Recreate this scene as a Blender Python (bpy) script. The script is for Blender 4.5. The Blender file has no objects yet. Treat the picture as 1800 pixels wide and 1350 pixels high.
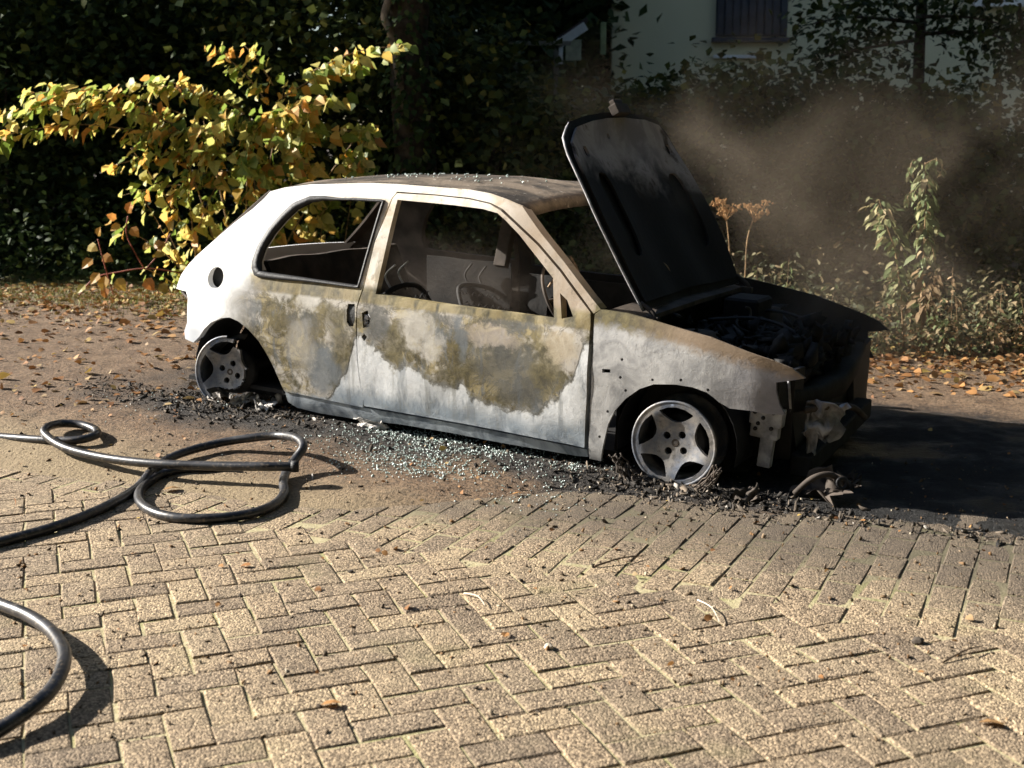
import bpy, bmesh, math, random
import numpy as np
from mathutils import Vector, Matrix, noise as mnoise
from mathutils.geometry import delaunay_2d_cdt
R = math.radians
random.seed(7); RNG = np.random.default_rng(7)
SC = bpy.context.scene
COL = SC.collection

# ------------------------------------------------------------------ camera
CAMH, FPX, PITCH = 1.40, 2180.0, math.atan(433/2180.0)
cam_d = bpy.data.cameras.new('camera'); cam = bpy.data.objects.new('camera', cam_d); COL.objects.link(cam)
cam.location = (0, 0, CAMH); cam.rotation_euler = (math.pi/2-PITCH, 0, 0)
cam_d.sensor_width = 36; cam_d.lens = FPX/1800*36; cam_d.clip_end = 500; cam_d.clip_start = .05
cam_d.dof.use_dof = True; cam_d.dof.focus_distance = 5.3; cam_d.dof.aperture_fstop = 4.0
SC.camera = cam
# ------------------------------------------------------------------ light
SUN_AZ, SUN_EL = 286.0, 27.0        # compass-like azimuth (from +Y towards +X) of the sun itself
world = bpy.data.worlds.new('World'); SC.world = world; world.use_nodes = True
wn = world.node_tree.nodes; wl = world.node_tree.links
sky = wn.new('ShaderNodeTexSky'); sky.sky_type = 'NISHITA'; sky.sun_disc = False
sky.sun_elevation = R(SUN_EL); sky.sun_rotation = R(SUN_AZ)
bg = wn['Background']; bg.inputs['Strength'].default_value = 0.05
wl.new(sky.outputs['Color'], bg.inputs['Color'])
sd = bpy.data.lights.new('sun', 'SUN'); sun = bpy.data.objects.new('sun', sd); COL.objects.link(sun)
sd.energy = 5.0; sd.angle = R(.53); sd.color = (1, .945, .865)
sv = Vector((math.sin(R(SUN_AZ))*math.cos(R(SUN_EL)), math.cos(R(SUN_AZ))*math.cos(R(SUN_EL)), math.sin(R(SUN_EL))))
sun.rotation_euler = sv.to_track_quat('Z', 'Y').to_euler(); sun.location = sv*40
SC.view_settings.view_transform = 'Standard'; SC.view_settings.look = 'None'
SC.view_settings.exposure = 1.5; SC.view_settings.gamma = 1.0
SC.cycles.max_bounces = 5; SC.cycles.diffuse_bounces = 3; SC.cycles.adaptive_threshold = .02; SC.cycles.volume_bounces = 1; SC.cycles.volume_step_rate = 2.; SC.cycles.transparent_max_bounces = 8

# ------------------------------------------------------------------ helpers
def tag(o, label=None, cat=None, group=None, kind=None):
    if label: o['label'] = label
    if cat: o['category'] = cat
    if group: o['group'] = group
    if kind: o['kind'] = kind
    return o
def empty(name, loc=(0, 0, 0), rz=0):
    o = bpy.data.objects.new(name, None); COL.objects.link(o); o.location = loc; o.rotation_euler[2] = rz
    o.empty_display_size = .2; return o
def link(name, me, parent=None):
    o = bpy.data.objects.new(name, me); COL.objects.link(o)
    if parent is not None: o.parent = parent
    return o
def mesh(name, v, f, mats, smooth=False, midx=None):
    me = bpy.data.meshes.new(name); me.from_pydata([tuple(map(float, p)) for p in v], [], [tuple(map(int, q)) for q in f])
    for m in (mats if isinstance(mats, (list, tuple)) else [mats]): me.materials.append(m)
    if midx is not None: me.polygons.foreach_set('material_index', midx)
    if smooth is True: me.polygons.foreach_set('use_smooth', [True]*len(me.polygons))
    elif smooth is not False: me.polygons.foreach_set('use_smooth', smooth)
    me.update(); return me
def mk(name, v, f, mats, parent=None, smooth=False, midx=None): return link(name, mesh(name, v, f, mats, smooth, midx), parent)
def smst(e0, e1, x):
    t = np.clip((np.asarray(x, float)-e0)/(e1-e0), 0, 1); return t*t*(3-2*t)
class MB:
    """collects boxes, tubes and lathes of one part"""
    def __init__(s): s.v = []; s.f = []; s.sm = []
    def add(s, v, f, sm=False):
        o = len(s.v); s.v += [tuple(p) for p in v]; s.f += [tuple(i+o for i in q) for q in f]; s.sm += [sm]*len(f); return s
    def box(s, c, d, rot=None, ch=.15):
        c = Vector(c); d = Vector(d)/2; k = min(d)*ch
        if rot is None: rot = Matrix.Identity(3)
        v = []
        for (sx, sy, sz) in [(a, b, e) for a in (-1, 1) for b in (-1, 1) for e in (-1, 1)]:
            for ax in range(3):
                p = Vector((sx*d.x, sy*d.y, sz*d.z))
                for o in range(3):
                    if o != ax: p[o] -= (sx, sy, sz)[o]*k
                v.append(c+rot@p)
        bm = bmesh.new()
        for p in v: bm.verts.new(p)
        r = bmesh.ops.convex_hull(bm, input=bm.verts[:])
        bmesh.ops.dissolve_limit(bm, angle_limit=.02, verts=bm.verts[:], edges=bm.edges[:])
        bm.verts.index_update(); vv = [tuple(p.co) for p in bm.verts]; ff = [[p.index for p in q.verts] for q in bm.faces]; bm.free()
        return s.add(vv, ff)
    def tube(s, pts, r, n=8, cap=True, closed=False):
        pts = [Vector(p) for p in pts]; N = len(pts); rr = r if hasattr(r, '__len__') else [r]*N
        v = []; f = []; prev = None
        for i, p in enumerate(pts):
            a = pts[(i-1) % N] if (closed or i > 0) else p; b = pts[(i+1) % N] if (closed or i < N-1) else p
            t = (b-a).normalized()
            if prev is None:
                u = t.orthogonal().normalized()
            else:
                u = (prev-t*prev.dot(t)).normalized()
            prev = u; w = t.cross(u)
            for k in range(n):
                an = 2*math.pi*k/n; v.append(p+(u*math.cos(an)+w*math.sin(an))*rr[i])
        for i in range(N if closed else N-1):
            for k in range(n):
                i2 = (i+1) % N
                f.append((i*n+k, i*n+(k+1) % n, i2*n+(k+1) % n, i2*n+k))
        if cap and not closed:
            f.append(tuple(range(n-1, -1, -1))); f.append(tuple((N-1)*n+k for k in range(n)))
        return s.add(v, f, True)
    def lathe(s, prof, axis_o, axis_d, n=40, closed=False):
        """prof: list of (along axis, radius)"""
        o = Vector(axis_o); d = Vector(axis_d).normalized(); u = d.orthogonal().normalized(); w = d.cross(u)
        v = []; f = []
        for (a, r) in prof:
            for k in range(n):
                an = 2*math.pi*k/n; v.append(o+d*a+(u*math.cos(an)+w*math.sin(an))*r)
        m = len(prof)
        for i in range(m if closed else m-1):
            for k in range(n):
                j = (i+1) % m; f.append((i*n+k, i*n+(k+1) % n, j*n+(k+1) % n, j*n+k))
        return s.add(v, f, True)
    def sheet(s, grid, th=None):
        """grid[i][j] points; optional thickness vector"""
        ni = len(grid); nj = len(grid[0]); v = [p for row in grid for p in row]
        f = [(i*nj+j, (i+1)*nj+j, (i+1)*nj+j+1, i*nj+j+1) for i in range(ni-1) for j in range(nj-1)]
        s.add(v, f, True)
        if th is not None:
            th = Vector(th); v2 = [Vector(p)+th for p in v]; s.add(v2, [q[::-1] for q in f], True)
            b = [i*nj for i in range(ni)]+[(ni-1)*nj+j for j in range(1, nj)]+[i*nj+nj-1 for i in range(ni-2, -1, -1)]+[j for j in range(nj-2, 0, -1)]
            vv = [v[i] for i in b]+[v2[i] for i in b]; m = len(b)
            s.add(vv, [(i, (i+1) % m, m+(i+1) % m, m+i) for i in range(m)])
        return s
    def build(s, name, mats, parent=None): return mk(name, s.v, s.f, mats, parent, s.sm)
def crom(pts, per=8, closed=False):
    P = [Vector(p) for p in pts]; n = len(P); out = []
    for i in range(n if closed else n-1):
        if closed: a, b, c, d = P[(i-1) % n], P[i], P[(i+1) % n], P[(i+2) % n]
        else: a, b, c, d = P[max(i-1, 0)], P[i], P[i+1], P[min(i+2, n-1)]
        for k in range(per):
            t = k/per
            out.append(.5*((2*b)+(-a+c)*t+(2*a-5*b+4*c-d)*t*t+(-a+3*b-3*c+d)*t**3))
    if not closed: out.append(P[-1])
    return out
def at(px, py, Y):
    """place in the world seen at photo position (px, py) at distance Y"""
    c, s = math.cos(PITCH), math.sin(PITCH); x = (px-900)/FPX; z = -(py-675)/FPX
    d = Vector((x, c+s*z, -s+c*z)); return Vector((0, 0, CAMH))+d*(Y/d.y)
def atz(px, py, z=0):
    c, s = math.cos(PITCH), math.sin(PITCH); x = (px-900)/FPX; q = -(py-675)/FPX
    d = Vector((x, c+s*q, -s+c*q)); return Vector((0, 0, CAMH))+d*((z-CAMH)/d.z)
def fbm(x, y, sc, seed=0, oc=3):
    x = np.asarray(x, float); y = np.asarray(y, float); out = np.zeros_like(x); a = 1.; tot = 0
    rg = np.random.default_rng(seed)
    for o in range(oc):
        T = rg.random((64, 64)); u = x*sc*2**o+17.3*o+100; v = y*sc*2**o+9.1*o+100
        i = np.floor(u).astype(int); j = np.floor(v).astype(int); fu = u-i; fv = v-j; fu = fu*fu*(3-2*fu); fv = fv*fv*(3-2*fv)
        i0 = i % 64; i1 = (i+1) % 64; j0 = j % 64; j1 = (j+1) % 64
        out += a*((T[i0, j0]*(1-fu)+T[i1, j0]*fu)*(1-fv)+(T[i0, j1]*(1-fu)+T[i1, j1]*fu)*fv); tot += a; a *= .5
    return out/tot
# ------------------------------------------------------------------ material language
class NT:
    def __init__(s, name):
        s.m = bpy.data.materials.new(name); s.m.use_nodes = True; s.t = s.m.node_tree; s.n = s.t.nodes; s.bsdf = s.n['Principled BSDF']; s.out = s.n['Material Output']
    def new(s, ty): return s.n.new(ty)
    def set(s, sock, val):
        if hasattr(val, 'is_output'): s.t.links.new(val, sock)
        elif isinstance(val, (tuple, list)) and len(val) == 3 and sock.type == 'RGBA': sock.default_value = (*val, 1)
        else: sock.default_value = val
    def pos(s): return s.new('ShaderNodeTexCoord').outputs['Object']
    def xyz(s, v):
        q = s.new('ShaderNodeSeparateXYZ'); s.set(q.inputs[0], v); return q.outputs
    def mt(s, op, a, b=0., c=0., clamp=False):
        q = s.new('ShaderNodeMath'); q.operation = op; q.use_clamp = clamp
        s.set(q.inputs[0], a); s.set(q.inputs[1], b); s.set(q.inputs[2], c); return q.outputs[0]
    def dot(s, v, w):
        q = s.new('ShaderNodeVectorMath'); q.operation = 'DOT_PRODUCT'; s.set(q.inputs[0], v); q.inputs[1].default_value = w; return q.outputs['Value']
    def scalev(s, v, w):
        q = s.new('ShaderNodeVectorMath'); q.operation = 'MULTIPLY'; s.set(q.inputs[0], v); q.inputs[1].default_value = w; return q.outputs[0]
    def noise(s, v, sc, det=3., ro=.55, dist=0.):
        q = s.new('ShaderNodeTexNoise'); s.set(q.inputs['Vector'], v); q.inputs['Scale'].default_value = sc; q.inputs['Detail'].default_value = det
        q.inputs['Roughness'].default_value = ro; q.inputs['Distortion'].default_value = dist; return q.outputs['Fac']
    def voro(s, v, sc, feat='F1', out='Distance', rnd=1.):
        q = s.new('ShaderNodeTexVoronoi'); q.feature = feat; s.set(q.inputs['Vector'], v); q.inputs['Scale'].default_value = sc; q.inputs['Randomness'].default_value = rnd; return q.outputs[out]
    def ss(s, x, e0, e1, a=0., b=1.):
        q = s.new('ShaderNodeMapRange'); q.interpolation_type = 'SMOOTHSTEP'; s.set(q.inputs[0], x)
        if e0 <= e1: vals = (e0, e1, a, b)
        else: vals = (e1, e0, b, a)
        for i, k in enumerate(vals): q.inputs[1+i].default_value = k
        return q.outputs[0]
    def mix(s, f, a, b, blend='MIX'):
        q = s.new('ShaderNodeMix'); q.data_type = 'RGBA'; q.blend_type = blend; s.set(q.inputs[0], f); s.set(q.inputs[6], a); s.set(q.inputs[7], b); return q.outputs[2]
    def curve(s, x, pts, lo, hi):
        """piecewise function of x: pts (x, value)"""
        q = s.new('ShaderNodeValToRGB'); cr = q.color_ramp; cr.interpolation = 'EASE'
        u = s.mt('DIVIDE', s.mt('SUBTRACT', x, lo), hi-lo); s.set(q.inputs[0], u)
        es = cr.elements; es[0].position = (pts[0][0]-lo)/(hi-lo); es[0].color = (pts[0][1],)*3+(1,)
        es[1].position = (pts[-1][0]-lo)/(hi-lo); es[1].color = (pts[-1][1],)*3+(1,)
        for (a, b) in pts[1:-1]:
            e = es.new((a-lo)/(hi-lo)); e.color = (b, b, b, 1)
        return q.outputs[0]
    def ramp(s, x, stops, inter='LINEAR'):
        q = s.new('ShaderNodeValToRGB'); cr = q.color_ramp; cr.interpolation = inter; s.set(q.inputs[0], x); es = cr.elements
        es[0].position, es[0].color = stops[0][0], (*stops[0][1], 1); es[1].position, es[1].color = stops[-1][0], (*stops[-1][1], 1)
        for (p, c) in stops[1:-1]: e = es.new(p); e.color = (*c, 1)
        return q.outputs[0]
    def bump(s, h, strength=.5, dist=.01):
        q = s.new('ShaderNodeBump'); q.inputs['Strength'].default_value = strength; q.inputs['Distance'].default_value = dist; s.set(q.inputs['Height'], h); s.t.links.new(q.outputs[0], s.bsdf.inputs['Normal']); return q
    def fin(s, col, rough=.8, metal=0., spec=.3):
        s.set(s.bsdf.inputs['Base Color'], col); s.set(s.bsdf.inputs['Roughness'], rough); s.set(s.bsdf.inputs['Metallic'], metal); s.bsdf.inputs['Specular IOR Level'].default_value = spec; return s.m
    def rnd(s):
        a = s.new('ShaderNodeObjectInfo').outputs['Random']; b = s.new('ShaderNodeNewGeometry').outputs['Random Per Island']
        return s.mt('FRACT', s.mt('ADD', a, b))
def simple(name, col, rough=.8, metal=0., var=.3, sc=8., bump=.3, spec=.3):
    k = NT(name); p = k.pos(); n = k.noise(p, sc, 5, .6); n2 = k.noise(p, sc*6, 3)
    c = k.mix(k.ss(n, .3, .7), tuple(x*(1-var) for x in col), tuple(min(1, x*(1+var)) for x in col))
    k.bump(n2, bump, .004); return k.fin(c, rough, metal, spec)
def leafmat(name, stops, trans=.35, rough=.45, spec=.3):
    k = NT(name); r = k.rnd(); c = k.ramp(r, stops)
    n = k.noise(k.pos(), 14, 3); c = k.mix(k.mt('MULTIPLY', k.ss(n, .35, .75), .35), c, tuple(np.array(stops[0][1])*.6))
    k.fin(c, rough, 0, spec)
    tr = k.new('ShaderNodeBsdfTranslucent'); k.set(tr.inputs[0], k.mix(.5, c, (.5, .45, .08), 'MULTIPLY') if False else c)
    mx = k.new('ShaderNodeMixShader'); mx.inputs[0].default_value = trans
    k.t.links.new(k.bsdf.outputs[0], mx.inputs[1]); k.t.links.new(tr.outputs[0], mx.inputs[2]); k.t.links.new(mx.outputs[0], k.out.inputs[0]); return k.m

# ------------------------------------------------------------------ the car's own frame (X forward, Y to its left, Z up, origin under the rear axle)
CO = Vector((-1.05214, 6.71422, .08010))
CL = np.array([[.872241, -.487916, -.033684], [.488193, .872736, 0.], [.029398, -.016445, .999433]])
CM = Matrix(((CL[0, 0], CL[1, 0], CL[2, 0], CO.x), (CL[0, 1], CL[1, 1], CL[2, 1], CO.y), (CL[0, 2], CL[1, 2], CL[2, 2], CO.z), (0, 0, 0, 1)))
def c2w(p): return CM @ Vector(p)
# paving band: e1 along the kerb line, e2 across it
E1 = np.array([math.sin(R(115)), math.cos(R(115))]); E2 = np.array([math.sin(R(25)), math.cos(R(25))])
def ground_h(x, y, fine=True):
    x = np.asarray(x, float); y = np.asarray(y, float)
    s = x*E1[0]+y*E1[1]; t = x*E2[0]+y*E2[1]
    xl = (x-CO.x)*CL[0, 0]+(y-CO.y)*CL[0, 1]
    te = 3.62+.72*smst(-2.7, -1.75, s)+.16*(fbm(x, y, 1.6, 3)-.5)
    hc = np.clip(.0337*(2.375-xl), 0, .20)*smst(3.5, 4.6, t)
    d = -.032+.040*smst(-.1, .42, t-te)
    h = d+hc
    if fine:
        a = smst(0, .5, t-te)
        h = h+a*(.030*(fbm(x, y, 2.2, 1)-.5)+.016*(fbm(x, y, 11, 2, 4)-.5))
        h = h+.05*smst(9.0, 10.2, y+.35*x)*fbm(x, y, 1.1, 9)
        # ridge of ash and burnt tyre along the near side of the car
        yl = (x-CO.x)*CL[1, 0]+(y-CO.y)*CL[1, 1]
        rid = np.exp(-((yl+.80)/.16)**2)*smst(-1.2, -.3, xl)*(1-smst(2.75, 3.2, xl))
        h = h+rid*(.012+.05*np.clip(fbm(x, y, 9, 5, 4)-.45, 0, 1)*smst(.3, .8, fbm(x, y, 1.5, 6)*1.4))
    return h
def gh(x, y): return float(ground_h(np.array([x]), np.array([y]))[0])

# ------------------------------------------------------------------ ground
k = NT('dirt_and_ash'); p = k.pos()
xl = k.mt('ADD', k.dot(p, (CL[0, 0], CL[0, 1], 0)), -(CO.x*CL[0, 0]+CO.y*CL[0, 1]))
yl = k.mt('ADD', k.dot(p, (CL[1, 0], CL[1, 1], 0)), -(CO.x*CL[1, 0]+CO.y*CL[1, 1]))
n1 = k.noise(p, 1.7, 6, .6); n2 = k.noise(p, 9, 6, .65); n3 = k.noise(p, 60, 4, .7); n4 = k.noise(p, 220, 2)
dirt = k.mix(k.ss(n2, .3, .7), (.14, .085, .048), (.30, .20, .12))
dirt = k.mix(k.ss(n3, .42, .62), dirt, (.085, .058, .038)); dirt = k.mix(k.mt('MULTIPLY', k.ss(n2, .52, .70), .5), dirt, (.10, .07, .045))
dirt = k.mix(k.ss(n4, .60, .75), dirt, (.48, .39, .29))
sandy = k.mix(k.ss(n3, .35, .7), (.34, .26, .155), (.22, .165, .10))
dirt = k.mix(k.ss(yl, -1.25, -1.75), dirt, sandy)
moss = k.mix(k.ss(n3, .3, .7), (.10, .13, .03), (.22, .22, .06))
far = k.mt('ADD', k.dot(p, (.35, 1, 0)), k.mt('MULTIPLY', n1, .8))
dirt = k.mix(k.ss(far, 9.0, 9.8), dirt, moss)
soil = k.mix(n2, (.035, .028, .02), (.08, .06, .04)); dirt = k.mix(k.ss(far, 9.9, 10.6), dirt, soil)
w1 = k.mt('ADD', yl, k.mt('MULTIPLY', k.mt('SUBTRACT', n1, .5), 1.1))
ash = k.mt('MULTIPLY', k.ss(w1, -1.30, -.92), k.ss(k.mt('ADD', xl, k.mt('MULTIPLY', k.mt('SUBTRACT', n1, .5), 2.)), -1.1, -.2))
ash = k.mt('MULTIPLY', ash, k.ss(yl, 2.2, 1.3)); ash = k.mt('MULTIPLY', ash, k.mt('SUBTRACT', 1., k.mt('MULTIPLY', k.ss(xl, 2.3, 2.8), k.ss(k.mt('ADD', yl, k.mt('MULTIPLY', n2, .5)), 1.15, 1.5))))
wet_shadow = k.mt('MULTIPLY', k.ss(xl, 2.35, 2.9), k.mt('MULTIPLY', k.ss(yl, -.93, -.78), k.ss(k.mt('ADD', yl, k.mt('MULTIPLY', n2, .5)), 1.75, 1.2)))  # car's cast shadow painted into the ground colour, together with wet soot
ashcol = k.mix(k.ss(n3, .35, .7), (.012, .011, .010), (.065, .055, .046)); ashcol = k.mix(k.ss(n4, .62, .75), ashcol, (.30, .28, .26))
wet_shadow_col = k.mix(k.ss(n3, .35, .7), (.006, .006, .006), (.018, .016, .014))
c = k.mix(k.mt('MULTIPLY', ash, k.ss(n2, .12, .42)), dirt, ashcol); c = k.mix(wet_shadow, c, wet_shadow_col)
h = k.mt('ADD', k.mt('MULTIPLY', n3, 1.), k.mt('MULTIPLY', n4, .4)); k.bump(h, 1., .02)
rough = k.mt('SUBTRACT', .92, k.mt('MULTIPLY', k.mt('MULTIPLY', wet_shadow, k.ss(n1, .42, .6)), .62))
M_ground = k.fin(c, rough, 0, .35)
def axis(a0, a1, fine0, fine1, st, g=1.25):
    xs = list(np.arange(fine0, fine1+1e-6, st)); d = st; x = fine0
    while x > a0: d *= g; x -= d; xs.insert(0, max(x, a0))
    d = st; x = fine1
    while x < a1: d *= g; x += d; xs.append(min(x, a1))
    return np.array(xs)
gx = axis(-90, 90, -4.6, 3.6, .026); gy = axis(-30, 140, 2.7, 8.6, .026)
GX, GY = np.meshgrid(gx, gy); GZ = ground_h(GX.ravel(), GY.ravel())
nx = len(gx); ii, jj = np.meshgrid(np.arange(len(gy)-1), np.arange(nx-1), indexing='ij'); a = (ii*nx+jj).ravel()
def fastmesh(name, V, F, mats, smooth=False, midx=None):
    me = bpy.data.meshes.new(name); nf, kk = F.shape
    me.vertices.add(len(V)); me.vertices.foreach_set('co', np.ascontiguousarray(V, dtype=np.float32).ravel())
    me.loops.add(nf*kk); me.loops.foreach_set('vertex_index', np.ascontiguousarray(F, dtype=np.int32).ravel())
    me.polygons.add(nf); me.polygons.foreach_set('loop_start', np.arange(0, nf*kk, kk, dtype=np.int32)); me.polygons.foreach_set('loop_total', np.full(nf, kk, dtype=np.int32))
    for m in (mats if isinstance(mats, (list, tuple)) else [mats]): me.materials.append(m)
    if midx is not None: me.polygons.foreach_set('material_index', np.asarray(midx, dtype=np.int32))
    if smooth: me.polygons.foreach_set('use_smooth', np.ones(nf, dtype=bool))
    me.update(calc_edges=True); me.validate(); return me
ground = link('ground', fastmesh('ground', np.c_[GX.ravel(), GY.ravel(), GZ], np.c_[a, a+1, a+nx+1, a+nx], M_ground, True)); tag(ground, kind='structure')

# ------------------------------------------------------------------ brick paving
k = NT('paving_sand'); p = k.pos(); n = k.noise(p, 5, 5); n2 = k.noise(p, 120, 3)
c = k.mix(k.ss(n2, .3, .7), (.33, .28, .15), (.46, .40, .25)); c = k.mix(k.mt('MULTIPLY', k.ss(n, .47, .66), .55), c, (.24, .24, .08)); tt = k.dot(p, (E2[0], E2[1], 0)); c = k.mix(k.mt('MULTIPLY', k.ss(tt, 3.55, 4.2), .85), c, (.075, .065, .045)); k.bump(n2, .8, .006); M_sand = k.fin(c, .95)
sx0, sx1, sy0, sy1 = -3.4, 3.4, 2.6, 6.2
pc = [(-3.6, 2.0), (3.2, 2.0), (3.2, 3.57), (-3.6, 6.75)]
PAVZ = -.0048
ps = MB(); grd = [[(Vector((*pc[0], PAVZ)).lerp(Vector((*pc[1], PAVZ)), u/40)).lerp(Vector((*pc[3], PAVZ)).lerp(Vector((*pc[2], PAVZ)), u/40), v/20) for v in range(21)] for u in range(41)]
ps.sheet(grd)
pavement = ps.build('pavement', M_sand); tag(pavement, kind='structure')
k = NT('paving_brick'); p = k.pos(); r = k.rnd()
gp = k.new('ShaderNodeNewGeometry').outputs['Position']
v1 = k.voro(gp, 185, 'F1', 'Distance'); vc = k.voro(gp, 185, 'F1', 'Color'); n2 = k.noise(gp, 4, 4); n3 = k.noise(gp, 38, 4, .7)
base = k.ramp(r, [(0, (.215, .17, .122)), (.3, (.305, .238, .16)), (.6, (.268, .213, .15)), (.8, (.33, .258, .172)), (1, (.372, .296, .195))])
sp = k.ramp(k.xyz(vc)[0], [(0, (.24, .22, .21)), (.3, (.58, .55, .54)), (.6, (.95, .92, .89)), (.85, (1.28, 1.23, 1.17)), (1, (1.75, 1.68, 1.6))])
c = k.mix(1., base, sp, 'MULTIPLY'); c = k.mix(k.mt('MULTIPLY', k.ss(n3, .55, .75), .6), c, (.13, .10, .075))
c = k.mix(k.mt('MULTIPLY', k.ss(n2, .45, .75), .22), c, (.42, .34, .21))
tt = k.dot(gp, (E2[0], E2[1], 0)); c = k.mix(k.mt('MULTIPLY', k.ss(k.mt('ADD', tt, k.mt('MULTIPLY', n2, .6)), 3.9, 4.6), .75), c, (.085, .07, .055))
stn = k.noise(gp, 1.3, 5, .6, .6); c = k.mix(k.mt('MULTIPLY', k.ss(stn, .52, .72), .42), c, (.12, .095, .065)); c = k.mix(k.mt('MULTIPLY', k.ss(k.noise(gp, 2.1, 4, .6), .56, .74), .3), c, (.20, .19, .08))
hh = k.mt('ADD', k.mt('MULTIPLY', v1, -1.), k.mt('MULTIPLY', n3, .5)); k.bump(hh, .7, .0045); M_brick = k.fin(c, .9, 0, .25)
def brick_mesh(L, W, seed):
    rg = random.Random(seed); ch = .0045; hl, hw = L/2, W/2; v = []
    for (z, q) in ((0, ch), (-ch*.9, 0), (-.06, 0)):
        for (sx, sy) in ((-1, -1), (1, -1), (1, 1), (-1, 1)):
            v.append((sx*(hl-q)+rg.uniform(-1, 1)*.0022, sy*(hw-q)+rg.uniform(-1, 1)*.0022, z+(rg.uniform(-1, 1)*.0012 if z == 0 else 0)))
    v.append((0, 0, .0018))
    f = [(0, 1, 12), (1, 2, 12), (2, 3, 12), (3, 0, 12)]
    for a in (0, 4):
        for i in range(4): j = (i+1) % 4; f.append((a+j, a+i, a+4+i, a+4+j))
    return v, f
BV = [brick_mesh(.2070, .1015, i) for i in range(8)]
BME = [mesh('brick', v, f, M_brick) for v, f in BV]
W = .1062; A_AZ = 69.0
ea = np.array([math.sin(R(A_AZ)), math.cos(R(A_AZ))]); eb = np.array([-ea[1], ea[0]])   # eb: 90 deg to the left of ea
O2 = np.array([.1, 3.0]); slots = []
for i in range(-60, 60):
    for j in range(-60, 60):
        kk = (i-j) % 4
        if kk == 0: cxy = O2+ea*(i+1)*W+eb*(j+.5)*W; ang = math.atan2(ea[1], ea[0])
        elif kk == 3: cxy = O2+ea*(i+.5)*W+eb*(j+1)*W; ang = math.atan2(eb[1], eb[0])
        else: continue
        if cxy@E2 < 3.59: slots.append((cxy, ang))
for i in range(-60, 60):
    for j in range(6):
        cxy = E1*(i*W*.995)+E2*(3.56+.105*(i % 2)+j*.2155); slots.append((cxy, math.atan2(E2[1], E2[0])))
vis = []
for cxy, ang in slots:
    X, Y = cxy
    if Y < 2.1 or Y > 6.3 or X < -3.3 or X > 3.0 or abs(X) > Y*.425+1.3: continue
    if gh(X, Y) > .012: continue
    vis.append((math.hypot(X, Y)+(0 if Y > 2.9 and abs(X) < Y*.42+.05 else 50), X, Y, ang))
vis.sort(); rg = random.Random(3); restv = []; restf = []
for n, (d, X, Y, ang) in enumerate(vis):
    tilt = (rg.gauss(0, .012), rg.gauss(0, .012)); dz = max(-.002, min(.002, rg.gauss(0, .0012)))-(.0025 if X*E2[0]+Y*E2[1] > 3.5 and abs(ang-math.atan2(E2[1], E2[0])) < .01 else 0); da = rg.gauss(0, .016)
    dx, dy = rg.gauss(0, .0015), rg.gauss(0, .0015); q = rg.randrange(8)
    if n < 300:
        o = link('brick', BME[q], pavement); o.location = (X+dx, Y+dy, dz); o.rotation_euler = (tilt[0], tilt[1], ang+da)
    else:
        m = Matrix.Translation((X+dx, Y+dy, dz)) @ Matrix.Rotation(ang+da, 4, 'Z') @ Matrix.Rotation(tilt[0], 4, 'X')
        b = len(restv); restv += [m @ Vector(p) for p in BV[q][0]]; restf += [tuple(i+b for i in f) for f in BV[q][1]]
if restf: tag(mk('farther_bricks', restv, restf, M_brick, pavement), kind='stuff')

CUBE = np.array([(x, y, z) for x in (-1, 1) for y in (-1, 1) for z in (-1, 1)], float); CUBEF = np.array([(0, 1, 3, 2), (4, 6, 7, 5), (0, 4, 5, 1), (2, 3, 7, 6), (0, 2, 6, 4), (1, 5, 7, 3)])
def rotm(n, rg, full=True):
    q = rg.normal(size=(n, 4)); q /= np.linalg.norm(q, axis=1)[:, None]; w, x, y, z = q.T
    return np.stack([np.stack([1-2*(y*y+z*z), 2*(x*y-z*w), 2*(x*z+y*w)], 1), np.stack([2*(x*y+z*w), 1-2*(x*x+z*z), 2*(y*z-x*w)], 1), np.stack([2*(x*z-y*w), 2*(y*z+x*w), 1-2*(x*x+y*y)], 1)], 1)
def chunks(name, X, Y, Z, size, mat, asp=(1, 1, 1), jit=.35, parent=None, seed=1):
    rg = np.random.default_rng(seed); n = len(X); V = CUBE[None]*np.array(asp)[None, None]*(1+jit*rg.normal(size=(n, 8, 3)))*size[:, None, None]*.5
    V = np.einsum('nij,nkj->nki', rotm(n, rg), V)+np.stack([X, Y, Z], 1)[:, None, :]
    F = (CUBEF[None]+8*np.arange(n)[:, None, None]).reshape(-1, 4); o = link(name, fastmesh(name, V.reshape(-1, 3), F, mat), parent); return o
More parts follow.
